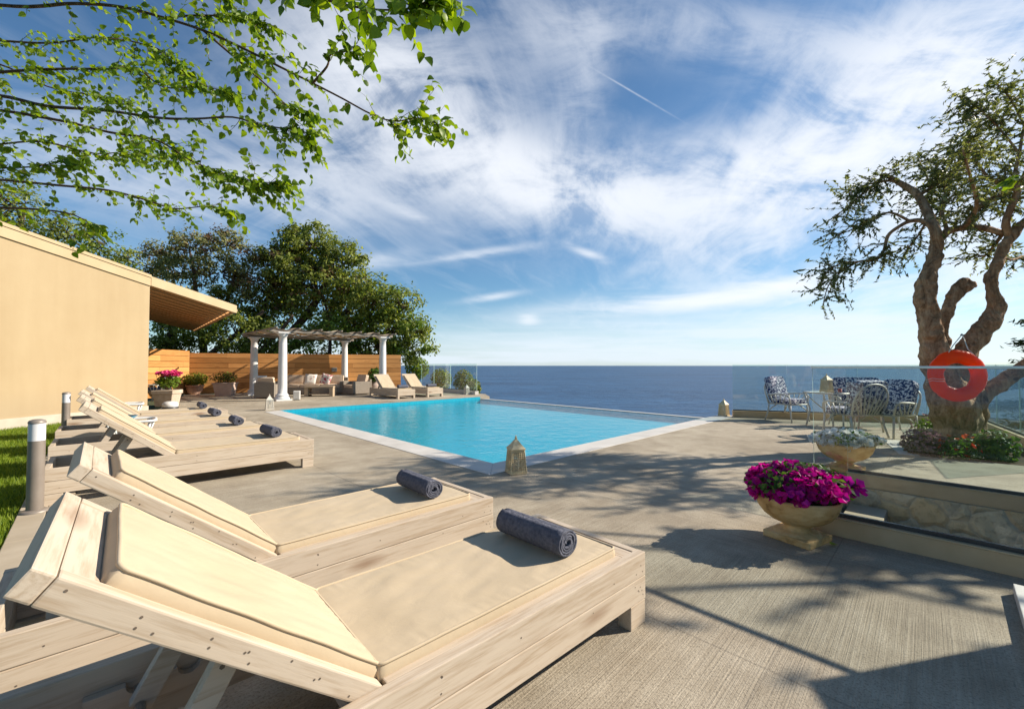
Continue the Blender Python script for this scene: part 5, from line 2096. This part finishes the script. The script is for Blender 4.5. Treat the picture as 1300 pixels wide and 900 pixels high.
limb(tk, [(1221, 588, 0, 40), (1220, 570, 0, 36), (1216, 550, 0, 35), (1210, 525, 0, 38), (1206, 500, 0.0, 37), (1197, 478, 0.0, 30), (1188, 450, 0, 24), (1181, 420, 0, 20), (1178, 395, 0, 18),
           (1174, 372, 0, 18), (1179, 350, 0, 15), (1186, 330, 0.0, 13.5), (1190, 310, 0.02, 12)], 0.28, 1, 18)
limb(tk, [(1226, 575, 0.1, 30), (1230, 545, 0.1, 26), (1234, 515, 0.05, 26), (1226, 490, 0.0, 24), (1220, 465, -0.02, 20), (1228, 445, -0.05, 19), (1244, 423, -0.08, 19), (1259, 405, -0.1, 17), (1265, 390, -0.1, 15), (1259, 365, -0.1, 11), (1262, 345, -0.1, 10.5), (1270, 325, -0.1, 10),
           (1283, 300, -0.1, 9.5), (1300, 284, -0.1, 9), (1330, 262, -0.1, 8)], 0.25, 5, 16)
limb(tk, [(1200, 480, 0.15, 16), (1197, 445, 0.18, 14), (1196, 415, 0.2, 12), (1203, 392, 0.2, 11.5), (1214, 374, 0.2, 11), (1225, 366, 0.2, 10), (1238, 361, 0.2, 8)], 0.3, 9, 12)
limb(tk, [(1206, 378, 0.2, 9), (1216, 363, 0.2, 8.5), (1224, 355, 0.2, 7.5), (1230, 357, 0.2, 5)], 0.3, 12, 12)
limb(tk, [(1222, 540, 0.15, 24), (1240, 510, 0.1, 19), (1262, 492, 0.05, 15), (1285, 477, 0.0, 13), (1305, 462, 0, 12), (1345, 440, 0, 10), (1385, 395, 0, 8)], 0.22, 15, 14)
for k_, (a0, sp_) in enumerate(((-18, 26), (-6, 30), (6, 30), (16, 26), (24, 20))):
    limb(tk, [(1221 + a0 * 0.45, 545, -0.12 + 0.05 * k_, 10), (1221 + a0 * 0.7, 566, -0.16 + 0.06 * k_, 13), (1221 + a0, 586, -0.2 + 0.07 * k_, 12)], 0.3, 20 + k_, 10)
to = tk.build('trunk', M['bark_olive'], olive)
md = to.modifiers.new('merge', 'REMESH')
md.mode = 'VOXEL'
md.voxel_size = 0.022
md.use_smooth_shade = True
md = to.modifiers.new('soften', 'SMOOTH')
md.factor, md.iterations = 0.6, 3
tx = bpy.data.textures.new('bark_lumps', 'CLOUDS')
tx.noise_scale = 0.16
tx.noise_depth = 4
md = to.modifiers.new('lumps', 'DISPLACE')
md.texture, md.strength, md.mid_level, md.texture_coords = tx, 0.07, 0.5, 'LOCAL'

br = MB()
BR = [
    [(1190, 314, 0.02, 11), (1188, 296, 0.0, 10), (1180, 275, 0.15, 9), (1165, 248, 0.4, 8), (1150, 237, 0.52, 7), (1136, 229, 0.6, 5.5), (1122, 221, 0.65, 4)],
    [(1136, 229, 0.6, 3.5), (1118, 231, 0.65, 2.6), (1105, 238, 0.65, 2.2), (1090, 250, 0.65, 1.8), (1072, 266, 0.6, 1.3), (1050, 282, 0.6, 0.8)],
    [(1122, 221, 0.65, 3), (1112, 232, 0.7, 2), (1095, 236, 0.75, 1.4), (1075, 250, 0.8, 0.9)],
    [(1188, 292, 0.0, 6), (1172, 281, 0.1, 5), (1155, 281, 0.2, 4.2), (1138, 290, 0.25, 3.8), (1127, 300, 0.3, 3.5), (1122, 318, 0.3, 3.0), (1112, 330, 0.3, 2.6), (1091, 332, 0.3, 2.2), (1070, 344, 0.3, 1.6), (1052, 362, 0.3, 1.2), (1045, 386, 0.3, 0.7)],
    [(1155, 281, 0.2, 3), (1130, 270, 0.2, 2.2), (1108, 278, 0.15, 1.8), (1085, 290, 0.1, 1.3), (1060, 300, 0.1, 0.8)],
    [(1091, 332, 0.3, 1.5), (1065, 335, 0.2, 1.1), (1040, 355, 0.2, 0.7)],
    [(1190, 308, 0.02, 9), (1203, 294, 0.05, 8), (1225, 289, 0.05, 7), (1250, 290, 0.0, 6.5), (1273, 297, -0.05, 6)],
    [(1225, 289, 0.05, 6), (1238, 268, 0.15, 5.5), (1258, 253, 0.2, 5), (1275, 247, 0.2, 4.5), (1293, 232, 0.25, 3.6), (1320, 205, 0.3, 2.5)],
    [(1281, 300, -0.1, 7), (1277, 283, -0.15, 6.5), (1284, 262, -0.2, 6), (1292, 243, -0.25, 5), (1288, 225, -0.3, 3.8), (1294, 195, -0.3, 2.8), (1300, 160, -0.3, 2)],
    [(1292, 243, -0.25, 4), (1275, 235, -0.3, 3.4), (1255, 225, -0.3, 2.6), (1240, 205, -0.3, 2), (1228, 180, -0.35, 1.3)],
    [(1165, 248, 0.4, 5), (1180, 240, 0.4, 3.4), (1205, 222, 0.45, 2.4), (1225, 195, 0.45, 1.7), (1245, 160, 0.4, 1)],
    [(1294, 195, -0.3, 2.4), (1270, 165, -0.35, 1.7), (1245, 140, -0.4, 1.2), (1215, 122, -0.4, 0.7)],
    [(1300, 160, -0.3, 2), (1285, 130, -0.3, 1.4), (1265, 105, -0.3, 0.8)],
    [(1203, 294, 0.05, 4), (1195, 265, 0.2, 3), (1200, 240, 0.3, 2.2), (1185, 205, 0.35, 1.4)],
    [(1273, 297, -0.05, 4), (1262, 312, 0.15, 3), (1250, 325, 0.3, 2), (1235, 322, 0.4, 1.3)],
    [(1270, 325, -0.1, 3.5), (1285, 330, 0.2, 2.5), (1302, 325, 0.4, 1.8), (1325, 330, 0.6, 1.2)],
    [(1180, 275, 0.15, 3), (1165, 300, 0.4, 2), (1150, 318, 0.6, 1)],
    [(1330, 262, -0.1, 6), (1360, 220, -0.2, 4.5), (1375, 165, -0.2, 3), (1365, 110, -0.3, 1.6)],
    [(1345, 440, 0, 7), (1400, 360, 0, 5), (1450, 280, 0.2, 3.5), (1470, 210, 0.2, 2)],
    [(1330, 262, -0.1, 5), (1345, 230, 0.6, 3.5), (1340, 190, 1.2, 2.2), (1310, 150, 1.6, 1.3)],
    [(1188, 292, 0.0, 5), (1175, 262, 0.7, 3.6), (1180, 235, 1.2, 2.4), (1165, 200, 1.6, 1.2)],
    [(1330, 262, -0.1, 6), (1370, 240, -0.5, 4.5), (1400, 222, -0.9, 3), (1425, 195, -1.25, 1.8)],
    [(1345, 440, 0, 6), (1390, 350, -0.5, 4.5), (1420, 280, -0.9, 3), (1440, 240, -1.3, 1.8)],
    [(1225, 289, 0.05, 5), (1240, 262, -0.6, 3.4), (1232, 225, -1.0, 2.2), (1222, 190, -1.3, 1.2)],
]
paths = []
for i, b in enumerate(BR):
    q, r = limb(br, b, 0.14, 30 + i, 8, 4)
    paths.append((q, r))
fol = Foliage()
tw = MB()


def spray_along(q, r, f0, f1, n, length, nl, size, droop, spreadz=0.35):
    for _ in range(n):
        i = min(len(q) - 2, int((f0 + (f1 - f0) * random.random()) * (len(q) - 1)))
        p = q[i].lerp(q[i + 1], random.random())
        t_ = (q[i + 1] - q[i]).normalized()
        dv = (t_ * 0.4 + Vector((random.gauss(0, 0.8), random.gauss(0, 0.9), random.gauss(0.0, spreadz)))).normalized()
        spray(fol, tw, p, dv, length * random.uniform(0.6, 1.25), nl, size, droop, 0.1, 0.0035, 0.22, 0.4)


for i, (f0, n) in {0: (0.5, 16), 1: (0.25, 44), 2: (0.2, 26), 3: (0.42, 50), 4: (0.25, 40), 5: (0.2, 26), 6: (0.3, 16), 7: (0.3, 40), 8: (0.3, 34), 9: (0.2, 40), 10: (0.2, 54),
                   11: (0.2, 50), 12: (0.1, 36), 13: (0.2, 52), 14: (0.3, 22), 15: (0.3, 24), 16: (0.3, 20), 17: (0.2, 70), 18: (0.3, 70), 19: (0.2, 50), 20: (0.2, 46), 21: (0.2, 85), 22: (0.3, 85), 23: (0.2, 44)}.items():
    q, r = paths[i]
    spray_along(q, r, f0, 1.0, int(n * 1.2), 0.46, 15, 0.10, 0.3, 0.6)
# hanging sprays over the left limb and the crown tuft
for u, v, n in ((1205, 205, 26), (1215, 240, 26), (1235, 190, 26), (1195, 265, 22), (1250, 150, 24), (1275, 200, 22), (1235, 265, 20), (1280, 110, 16)):
    for _ in range(n):
        p = OT(u + random.gauss(0, 22), v + random.gauss(0, 18), random.gauss(0.55, 0.3)) - OL
        spray(fol, tw, p, (random.gauss(0, 1), random.gauss(0, 1), random.gauss(-0.1, 0.5)), 0.42, 16, 0.10, 0.25, 0.1, 0.003, 0.2, 0.4)
bo_ = br.build('branches', M['bark_olive'], olive)
tw.build('twigs', M['bark_olive'], olive)
fol.build('crown', OLIVE, M['leaf_olive'], olive)

# planting bed
soil = sheet('planting_bed', BED, [], -0.03, 0.0, M['soil'])
tag(soil, kind='structure')
be = MB()
for p, q in ((BED[0], BED[3]),):
    u = (q - p).normalized()
    n_ = Vector((-u.y, u.x))
    be.prism([p, q, q + n_ * 0.22, p + n_ * 0.22], -0.1, 0.008)
tag(be.build('bed_edging', M['coping'], bevel=0.003), kind='structure')
rk = P(1258, 560)


def bed_plant(lab, u, v, rx, rz, nl, ls, leaf, petal=None, npet=0, ps=0.03, cat='plant', y=None):
    b = P(u, v)
    parts = [('foliage', LEAF4, leaf, clump((0, 0, rz * 0.55), (rx, rx * 0.8, rz * 0.75), nl, ls, 0.8, 0.15))]
    if petal is not None:
        parts.append(('flowers', FLOWER, petal, clump((0, 0, rz * 0.75), (rx, rx * 0.8, rz * 0.75), npet, ps, 0.5, 0.75)))
    t = plant('bedding_plant', lab, cat, (b.x, b.y, -0.03), parts, None, stems(10, rz, rx * 0.7, 0.005))
    return t


bed_plant('green bedding plant with dusty pink flower heads at the back left of the olive bed', 1180, 564, 0.25, 0.36, 650, 0.06, M['leaf_bright'], M['petal_dusty'], 70, 0.05)
bed_plant('low dusty pink and brown succulent clump at the front left of the olive bed', 1172, 576, 0.28, 0.27, 560, 0.05, M['leaf_brown'], M['petal_dusty'], 420, 0.045)
bed_plant('loose plant with small orange flowers in front of the olive trunk', 1219, 582, 0.24, 0.26, 300, 0.06, M['leaf_bed'], M['petal_orange'], 34, 0.06)
bed_plant('bright green leafy plant at the right of the olive trunk', 1264, 582, 0.28, 0.33, 620, 0.085, M['leaf_bed'], M['petal_dusty'], 14, 0.04)
st = MB()
sp0 = P(1258, 566)
st.add([(-.14, -.1, -.1), (.15, -.09, -.1), (.12, .1, -.1), (-.12, .1, -.1), (-.02, 0.0, .24), (0.09, 0.02, .12)], [(0, 1, 5, 4), (1, 2, 5), (2, 3, 4, 5), (3, 0, 4), (3, 2, 1, 0)])
so_ = st.build('garden_stone', M['kerb'], None, bevel=0.01)
so_.location = sp0
tag(so_, 'pointed grey stone standing in the olive bed behind the green plant', 'stone')

# lifebuoy on its cord
bc = PD(1215, 477, 5.92)
buoy = thing('lifebuoy', 'orange lifebuoy hanging by a white cord on the olive tree trunk', 'lifebuoy', bc, R(-8))
RM, rm = 0.266, 0.092
vs_, nseg, nt = [], 64, 20
for i in range(nseg):
    a = 2 * math.pi * i / nseg
    dent = 1 + 0.035 * mnoise.noise(Vector((math.cos(a) * 2.2, math.sin(a) * 2.2, 1)))
    notch = 1 - 0.10 * max(0, 1 - ((math.degrees(a) % 90 - 45) / 7) ** 2)
    for j in range(nt):
        b = 2 * math.pi * j / nt
        rr = RM * dent + rm * math.cos(b) * notch
        vs_.append((rr * math.cos(a), -rm * 0.75 * math.sin(b) * notch, rr * math.sin(a)))
m = MB()
m.add(vs_, [(i * nt + j, ((i + 1) % nseg) * nt + j, ((i + 1) % nseg) * nt + (j + 1) % nt, i * nt + (j + 1) % nt) for i in range(nseg) for j in range(nt)], 0, True)
m.build('ring', M['buoy'], buoy)
m = MB()
kn = PD(1221, 425, 6.30) - bc
kn = Matrix.Rotation(R(8), 3, 'Z') @ kn
m.tube([(-0.12, -0.03, 0.32), (-0.04, 0.0, 0.42), kn], 0.006, 6)
m.tube([(0.22, -0.03, 0.25), (0.14, 0.0, 0.37), kn + Vector((0.01, 0, 0))], 0.006, 6)
m.lathe([(0.001, -0.02), (0.022, 0), (0.001, 0.02)], kn, 8)
m.build('cord', M['rope'], buoy)
m = MB()
for z in (-0.075, -0.045):
    m.tube([(-0.368, 0.02, z - 0.02), (-0.345, -0.05, z + 0.01), (-0.29, -0.083, z), (-0.22, -0.076, z), (-0.165, -0.02, z)], 0.0032, 6)
m.build('rope_binding', M['rope'], buoy)


# ---------------- crowns seen from afar
def big_tree(name, lab, base, blobs, density, leaf, mat, bark_='bark_dark', extra=None, grp=None, limbs=None, cr=0.55, tm=LEAF4, br_r=0.10, gap=0.0, hollow=0.55):
    """blobs: (u, v, radius in photo pixels, distance, depth factor)"""
    t = thing(name, lab, 'tree', base, 0, grp)
    B = Vector(base)
    wd = MB()
    fl_, fx = Foliage(), Foliage()
    for (u, v, r, y, df) in blobs:
        c = PD(u, v, y)
        rr = r * y / F_PX
        n_cl = max(5, int(density * 1.3 * (rr / cr) ** 2))
        for _ in range(n_cl):
            d = Vector((random.gauss(0, 1), random.gauss(0, 1), random.gauss(0.15, 1))).normalized()
            f = random.uniform(hollow, 1.0)
            p = c + Vector((d.x * rr * f, d.y * rr * df * f, d.z * rr * f * 0.92))
            k_ = int(55 * random.uniform(0.5, 1.3))
            cl_ = cr * random.uniform(0.5, 1.05)
            g = rng.normal(size=(k_, 3)) * np.array([0.50, 0.50, 0.36]) * cl_
            loc = np.array(p - B) + g
            nr = nrmz(g + np.array(d) * 0.4) + np.array([0, 0, 0.5])
            tgt = fx if (extra and random.random() < extra[1]) else fl_
            tgt.add(loc, rand_rots(k_, nr, 0.6), rng.uniform(0.6, 1.3, k_) * leaf)
            if random.random() < 0.45:
                q = c.lerp(p, 0.15) - B
                mid_ = (q + (p - B)) / 2 + Vector((random.gauss(0, .12), random.gauss(0, .12), random.gauss(-0.1, .12)))
                wd.tube([q, mid_, p - B], [br_r * 0.35, br_r * 0.24, br_r * 0.08], 5, caps=False)
    for lb in (limbs or []):
        q, r = smooth_path([PD(u, v, y) - B for u, v, y, _ in lb], [r_ for *_, r_ in lb], 4)
        wd.tube(q, r, 10, wob=0.15, seed=len(lb))
    wd.build('trunk', M[bark_], t)
    fl_.build('crown', tm, M[mat], t)
    if extra and fx.l:
        fx.build(extra[2], tm, M[extra[0]], t)
    return t


def bp(u, y):
    p = PD(u, 465, y)
    return (p.x, p.y, ground_z(p.x, p.y))


big_tree('oak_tree', 'broad dark green tree with bent dark limbs, highest behind the pergola', bp(345, 27),
         [(398, 315, 36, 27, 1.1), (362, 340, 38, 26.5, 1.0), (432, 335, 32, 27, 1.0), (404, 372, 50, 26.5, 0.9), (345, 385, 42, 27.5, 0.8), (452, 370, 30, 26, 1.0), (375, 300, 16, 27, 1.0), (440, 420, 34, 26, 0.7)],
         5.2, 0.22, 'leaf_oak', extra=('leaf_brown', 0.11, 'dry_leaves'),
         limbs=[[(318, 500, 27, 0.30), (345, 450, 26.8, 0.27), (372, 420, 26.6, 0.24), (400, 385, 26.4, 0.20), (415, 350, 26.5, 0.14), (410, 315, 26.6, 0.08)],
                [(345, 450, 26.8, 0.22), (385, 435, 26.2, 0.18), (430, 405, 26, 0.14), (455, 375, 26, 0.08)],
                [(318, 500, 27, 0.26), (312, 440, 27, 0.22), (335, 390, 27.2, 0.16), (355, 345, 27, 0.09)]])
big_tree('oak_tree', 'rounded green tree overhanging the right end of the board fence', bp(490, 25),
         [(478, 382, 36, 25, 1.0), (508, 388, 30, 24.5, 1.0), (532, 420, 20, 24, 1.1), (498, 425, 38, 24.6, 0.9), (540, 442, 11, 24, 1.0), (470, 440, 30, 25, 0.8), (515, 448, 18, 24, 0.9)],
         5.2, 0.20, 'leaf_oak', extra=('leaf_bright', 0.14, 'young_leaves'),
         limbs=[[(478, 500, 25, 0.26), (484, 450, 25, 0.2), (495, 410, 24.7, 0.14), (512, 390, 24.5, 0.08)], [(484, 450, 25, 0.16), (470, 410, 25, 0.11), (478, 380, 25, 0.06)]])
big_tree('olive_grove_tree', 'airy grey green tree left of the tallest tree, above the veranda roof', bp(262, 26),
         [(205, 330, 26, 27, 1.0), (248, 318, 32, 26, 1.0), (290, 312, 26, 25.5, 1.0), (232, 350, 34, 26.5, 0.9), (280, 348, 36, 26, 0.9), (315, 355, 24, 25.5, 0.9), (190, 352, 20, 27, 0.9), (322, 322, 14, 25.5, 1)],
         3.6, 0.19, 'leaf_grey', extra=('leaf_brown', 0.16, 'dry_leaves'),
         limbs=[[(262, 500, 26, 0.24), (258, 440, 26, 0.2), (250, 390, 26, 0.15), (246, 345, 26, 0.09), (240, 315, 26, 0.05)], [(258, 440, 26, 0.16), (285, 390, 25.8, 0.12), (300, 340, 25.6, 0.07)],
                [(230, 480, 26.3, 0.15), (218, 420, 26.5, 0.12), (208, 360, 26.8, 0.07)]])
big_tree('oak_tree', 'dense shaded tree just behind the corner of the board fence', bp(265, 23.5),
         [(225, 425, 30, 24.5, 0.8), (262, 415, 30, 24.5, 0.8), (300, 425, 34, 24, 0.8), (335, 430, 30, 24, 0.8), (215, 395, 22, 25, 0.8), (280, 385, 26, 25, 0.7), (198, 440, 18, 24, 0.8), (230, 452, 26, 25, 0.6), (290, 455, 28, 25, 0.6), (345, 458, 26, 25, 0.6), (400, 458, 26, 25.5, 0.6), (455, 458, 24, 25.5, 0.6)],
         4.6, 0.18, 'leaf_oak', extra=('leaf_bright', 0.12, 'young_leaves'),
         limbs=[[(255, 520, 24, 0.24), (240, 495, 24, 0.2), (262, 455, 24, 0.17), (300, 425, 24, 0.14), (335, 395, 24.2, 0.09)], [(255, 520, 24, 0.24), (296, 500, 24, 0.18), (322, 455, 23.8, 0.15), (352, 425, 23.6, 0.11), (372, 400, 23.6, 0.06)],
                [(255, 520, 24, 0.24), (325, 488, 24.6, 0.16), (400, 462, 25.4, 0.11), (462, 455, 25.5, 0.05)], [(255, 520, 24, 0.24), (212, 505, 24, 0.16), (208, 450, 24, 0.13), (222, 410, 24.2, 0.08)]])
big_tree('oak_tree', 'bright green leafy tree right behind the pergola roof', bp(420, 24),
         [(418, 415, 24, 24.2, 0.8), (395, 430, 22, 24, 0.8), (445, 432, 20, 24, 0.8), (372, 440, 20, 24, 0.8)],
         4.6, 0.17, 'leaf_bright', extra=('leaf_oak', 0.3, 'dark_leaves'),
         limbs=[[(415, 500, 24.2, 0.14), (418, 455, 24.2, 0.11), (420, 420, 24.2, 0.06)]])
big_tree('oak_tree', 'dark green tree rising behind the ochre house at the left edge', bp(-5, 17),
         [(20, 262, 40, 17, 1.0), (62, 285, 30, 17, 1.0), (-20, 290, 50, 17, 1), (85, 300, 22, 17, 1.0), (35, 310, 40, 17, 0.8)],
         4.6, 0.13, 'leaf_oak', extra=('leaf_bright', 0.15, 'young_leaves'),
         limbs=[[(10, 480, 17, 0.24), (14, 380, 17, 0.2), (22, 310, 17, 0.13), (30, 265, 17, 0.06)]])
big_tree('oak_tree', 'low bright green treetop showing over the middle of the sloping parapet', bp(140, 20),
         [(135, 312, 24, 20, 1.0), (110, 318, 18, 20, 1.0), (160, 328, 16, 20, 1.0), (140, 345, 30, 20, 0.8)],
         4.4, 0.14, 'leaf_bright', extra=('leaf_oak', 0.45, 'dark_leaves'),
         limbs=[[(140, 490, 20, 0.2), (140, 400, 20, 0.16), (136, 330, 20, 0.08)]])


def shrub(lab, u, v, y, r, mat, n, ls, base_v=None, sz=1.0):
    c = PD(u, v, y)
    rr = r * y / F_PX
    b = Vector((c.x, c.y, c.z - rr * sz * 1.3))
    loc, rot, size = clump((0, 0, rr * 1.2 * sz), (rr, rr, rr * sz), n, ls, 0.9, 0.2)
    return plant('shrub', lab, 'shrub', b, [('foliage', LEAF4, M[mat], (loc, rot, size))], None,
                 [((0, 0, -1.5), (random.gauss(0, rr * 0.3), random.gauss(0, rr * 0.3), rr * 1.2 * sz), 0.05) for _ in range(5)])


shrub('dark shrub beyond the far kerb showing to the right of the far glass rail', 600, 492, 21.5, 11, 'leaf_oak', 900, 0.13, sz=1.2)
shrub('yellow green bush seen through the far glass railing', 588, 482, 22.5, 13, 'leaf_grey', 1200, 0.12, sz=1.1)
shrub('leafy bush at the end of the board fence, beside the far loungers', 530, 466, 25.5, 15, 'leaf_bright', 1500, 0.14)
shrub('round dark bush low behind the far loungers by the glass', 560, 480, 24, 14, 'leaf_oak', 1200, 0.13)

# dark conifer past the deck on the right
pine = thing('conifer_tree', 'dark layered conifer beyond the glass at the right edge', 'tree', (17.6, 13.2, -4.5))
wd = MB()
wd.tube([(0, 0, -2), (0.05, 0, 2), (0.0, 0.05, 5), (0, 0, 7.9)], [0.2, 0.16, 0.1, 0.03], 8)
pf = Foliage()
for k_ in range(110):
    z = random.uniform(3.2, 7.9)
    a = random.uniform(0, 2 * math.pi)
    L_ = (8.3 - z) * 0.30 + 0.75 + random.uniform(-0.3, 0.25)
    tip = Vector((math.cos(a) * L_, math.sin(a) * L_, z - 0.15 * L_ + random.gauss(0, .06)))
    st_ = Vector((0, 0, z))
    wd.tube([st_, st_.lerp(tip, 0.5) + Vector((0, 0, 0.05)), tip], [0.03, 0.02, 0.008], 5, caps=False)
    n = 190
    f = rng.uniform(0.15, 1.05, n)[:, None]
    loc = np.array(st_) * (1 - f) + np.array(tip) * f + rng.normal(size=(n, 3)) * np.array([0.16, 0.16, 0.05])
    dd = nrmz(np.array(tip - st_)[None, :] + rng.normal(size=(n, 3)) * 0.7)
    pf.add(loc, frames(dd, rng.normal(size=(n, 3)) + np.array([0, 0, 1])), rng.uniform(0.10, 0.22, n))
wd.build('trunk', M['bark_dark'], pine)
pf.build('crown', OLIVE, M['leaf_pine'], pine)

# ---------------- mulberry reaching in overhead from the left
mt_ = thing('mulberry_tree', 'leafy mulberry tree whose long branches reach in across the upper left sky', 'tree', (-7.6, 2.6, -0.02))
ML = Vector(mt_.location)
mw, mf = MB(), Foliage()
hub = Vector((-6.6, 2.9, 3.1)) - ML
mw.tube(smooth_path([Vector((0, 0, -0.3)), Vector((0.15, 0.05, 1.2)), Vector((0.5, 0.15, 2.3)), hub], None, 4), [0.2 - 0.1 * i / 12 for i in range(13)], 10, wob=0.15)
MBR = [
    [(-300, 60, 3.6), (-80, 10, 3.4), (37, 9, 3.2), (92, 5, 3.1), (152, 9, 3.0), (208, 23, 2.9), (258, 39, 2.8), (305, 60, 2.7), (351, 83, 2.6), (397, 106, 2.55), (434, 125, 2.5), (471, 145, 2.45), (500, 154, 2.4), (532, 150, 2.35), (556, 158, 2.3)],
    [(-250, 130, 3.4), (-60, 100, 3.3), (0, 92, 3.2), (69, 88, 3.2), (138, 88, 3.15), (175, 88, 3.1), (208, 111, 3.05), (258, 110, 3.0), (290, 118, 2.95)],
    [(-200, 150, 3.5), (-40, 138, 3.4), (69, 152, 3.3), (138, 168, 3.25), (198, 178, 3.2), (240, 203, 3.1), (286, 221, 3.05), (323, 231, 3.0), (352, 236, 3.0)],
    [(-200, 215, 3.8), (-30, 226, 3.7), (69, 235, 3.6), (138, 242, 3.5), (185, 254, 3.45), (221, 265, 3.4), (262, 262, 3.35), (285, 266, 3.3)],
    [(-200, 140, 3.1), (-30, 120, 3.1), (60, 135, 3.05), (130, 140, 3.0), (203, 150, 2.95), (250, 151, 2.9), (295, 149, 2.85), (332, 159, 2.8), (378, 166, 2.75), (392, 172, 2.75)],
    [(-200, -60, 2.9), (100, -60, 2.7), (250, -35, 2.5), (350, -18, 2.35), (420, 2, 2.25), (470, 12, 2.2), (515, 12, 2.15), (540, 4, 2.1)],
    [(-200, 40, 3.9), (-30, 50, 3.9), (60, 55, 3.8), (130, 48, 3.7), (200, 62, 3.6), (230, 88, 3.6)],
    [(-200, 185, 4.2), (-30, 185, 4.2), (50, 180, 4.1), (120, 195, 4.0), (175, 192, 3.9), (215, 205, 3.8)],
    [(-100, 250, 3.3), (-20, 262, 3.2), (50, 266, 3.1), (90, 272, 3.0), (116, 284, 3.0)],
    [(208, 23, 2.9), (250, 20, 2.8), (300, 22, 2.7), (335, 30, 2.6)],
    [(397, 106, 2.55), (415, 85, 2.5), (420, 70, 2.48), (440, 66, 2.45)],
    [(258, 39, 2.8), (300, 75, 2.85), (340, 110, 2.9), (365, 135, 2.85), (385, 145, 2.8)],
    [(-200, 80, 4.4), (-30, 75, 4.4), (60, 110, 4.3), (110, 120, 4.2), (160, 130, 4.1)],
    [(-260, 240, 2.9), (-100, 225, 2.9), (-30, 215, 2.85), (40, 212, 2.8), (80, 205, 2.8)],
]
dens = [70, 60, 80, 40, 64, 50, 56, 60, 16, 30, 8, 26, 50, 26]
for bi, pts in enumerate(MBR):
    P3 = [PD(*p) - ML for p in pts]
    if bi not in (9, 10, 11):
        P3 = [hub] + P3
    n = len(P3)
    q, r = smooth_path(P3, [(0.006 if bi in (9, 10, 11) else 0.0125) * (1 - i / (n - 1)) ** 1.1 + 0.0024 for i in range(n)], 5)
    mw.tube(q, r, 6, caps=False)
    for _ in range(int(dens[bi] * (1.7 if bi in (1, 2, 3, 6, 7, 12, 13) else 1.25))):
        f = random.random() ** 0.75
        i = min(len(q) - 2, int((0.12 + 0.88 * f) * (len(q) - 1)))
        p = q[i].lerp(q[i + 1], random.random())
        wp = p + ML
        su = 650 + F_PX * wp.x / max(wp.y, 0.1)
        if bi == 0 and 405 < su < 465 and random.random() < 0.95:
            continue
        if bi == 4 and 215 < su < 285 and random.random() < 0.8:
            continue
        t_ = (q[i + 1] - q[i]).normalized()
        dv = (t_ * 0.9 + Vector((random.gauss(0, 0.6), random.gauss(0, 0.6), random.gauss(-0.05, 0.5)))).normalized()
        L_ = random.uniform(0.08, 0.30)
        spray(mf, mw, p, dv, L_, max(3, int(L_ * 30)), 0.048 if bi != 5 else 0.072, 0.25, 0.55, 0.0022, 0.2, 0.55)
    # a tuft at the tip
    for _ in range(4):
        spray(mf, mw, q[-1], (q[-1] - q[-3]).normalized() + Vector((random.gauss(0, .3), random.gauss(0, .3), random.gauss(0, .3))), 0.12, 4, 0.065, 0.3, 0.6, 0.002)
mw.build('trunk', M['bark_twig'], mt_)
mf.build('crown', MULB, M['leaf_mulberry'], mt_)

# ---------------- shade tree and unseen garden wall just past the right edge
shade = thing('shade_tree', 'leafy tree past the right edge, a sprig of it showing beside the olive crown', 'tree', (9.6, 3.0, -0.3))
SL = Vector(shade.location)
sw, sf_ = MB(), Foliage()
random.seed(21)
top = Vector((-0.4, 0.2, 2.6))
sw.tube(smooth_path([Vector((0, 0, -0.2)), Vector((-0.1, 0, 1.3)), top], None, 4), [0.19 - 0.01 * i for i in range(9)], 10, wob=0.2)
tips = []
for k_ in range(22):
    a = random.uniform(0, 2 * math.pi)
    rr = random.uniform(0.7, 2.1)
    tip = Vector((-0.6 + math.cos(a) * rr, 0.55 + math.sin(a) * rr * 0.85, random.uniform(2.7, 6.2)))
    w_ = tip + SL
    if w_.x < 1.42 * w_.y:
        tip.x = 1.42 * w_.y - SL.x + random.uniform(0, .4)
    mid_ = top.lerp(tip, 0.5) + Vector((random.gauss(0, .2), random.gauss(0, .2), 0.2))
    q = smooth_path([top, mid_, tip], None, 5)
    sw.tube(q, [0.07 - 0.006 * i for i in range(11)], 6, caps=False)
    tips.append(q)
    for _ in range(6 if k_ < 15 else 7):
        i = random.randint(3, len(q) - 2)
        dv = Vector((random.gauss(0, 1), random.gauss(0, 1), random.gauss(0, 0.7)))
        p = q[i]
        spray(sf_, sw, p, dv, random.uniform(0.3, 0.75), 18, 0.11, 0.2, 0.3, 0.006, 0.2, 0.5)
# the sprig that reaches into view
q = smooth_path([top, PD(1420, 190, 4.6) - SL, PD(1330, 210, 4.4) - SL, PD(1296, 226, 4.3) - SL], None, 5)
sw.tube(q, [0.03 - 0.0018 * i for i in range(16)], 6, caps=False)
for _ in range(3):
    spray(sf_, sw, q[-1], (-0.4, 0.2, -0.1), 0.12, 4, 0.11, 0.2, 0.3, 0.004)
sw.build('trunk', M['bark_twig'], shade)
sf_.build('crown', MULB, M['leaf_mulberry'], shade)
random.seed(5)

hs = thing('garden_wall', 'plastered garden wall past the right edge that shades the lower right deck', 'wall', (4.0, 2.38, 0))
m = MB()
m.prism([(0, 0), (3.2, 0.68), (2.9, -2.4), (-0.55, -2.6)], -0.05, 1.66)
m.build('wall_body', M['plaster'], hs, bevel=0.01)
m = MB()
m.prism([(-0.0, 0.0), (3.2, 0.68), (2.9, -2.4), (-0.55, -2.6)], 1.663, 1.72)
m.build('coping', M['trim'], hs, bevel=0.01)

scene.view_layers[0].update()
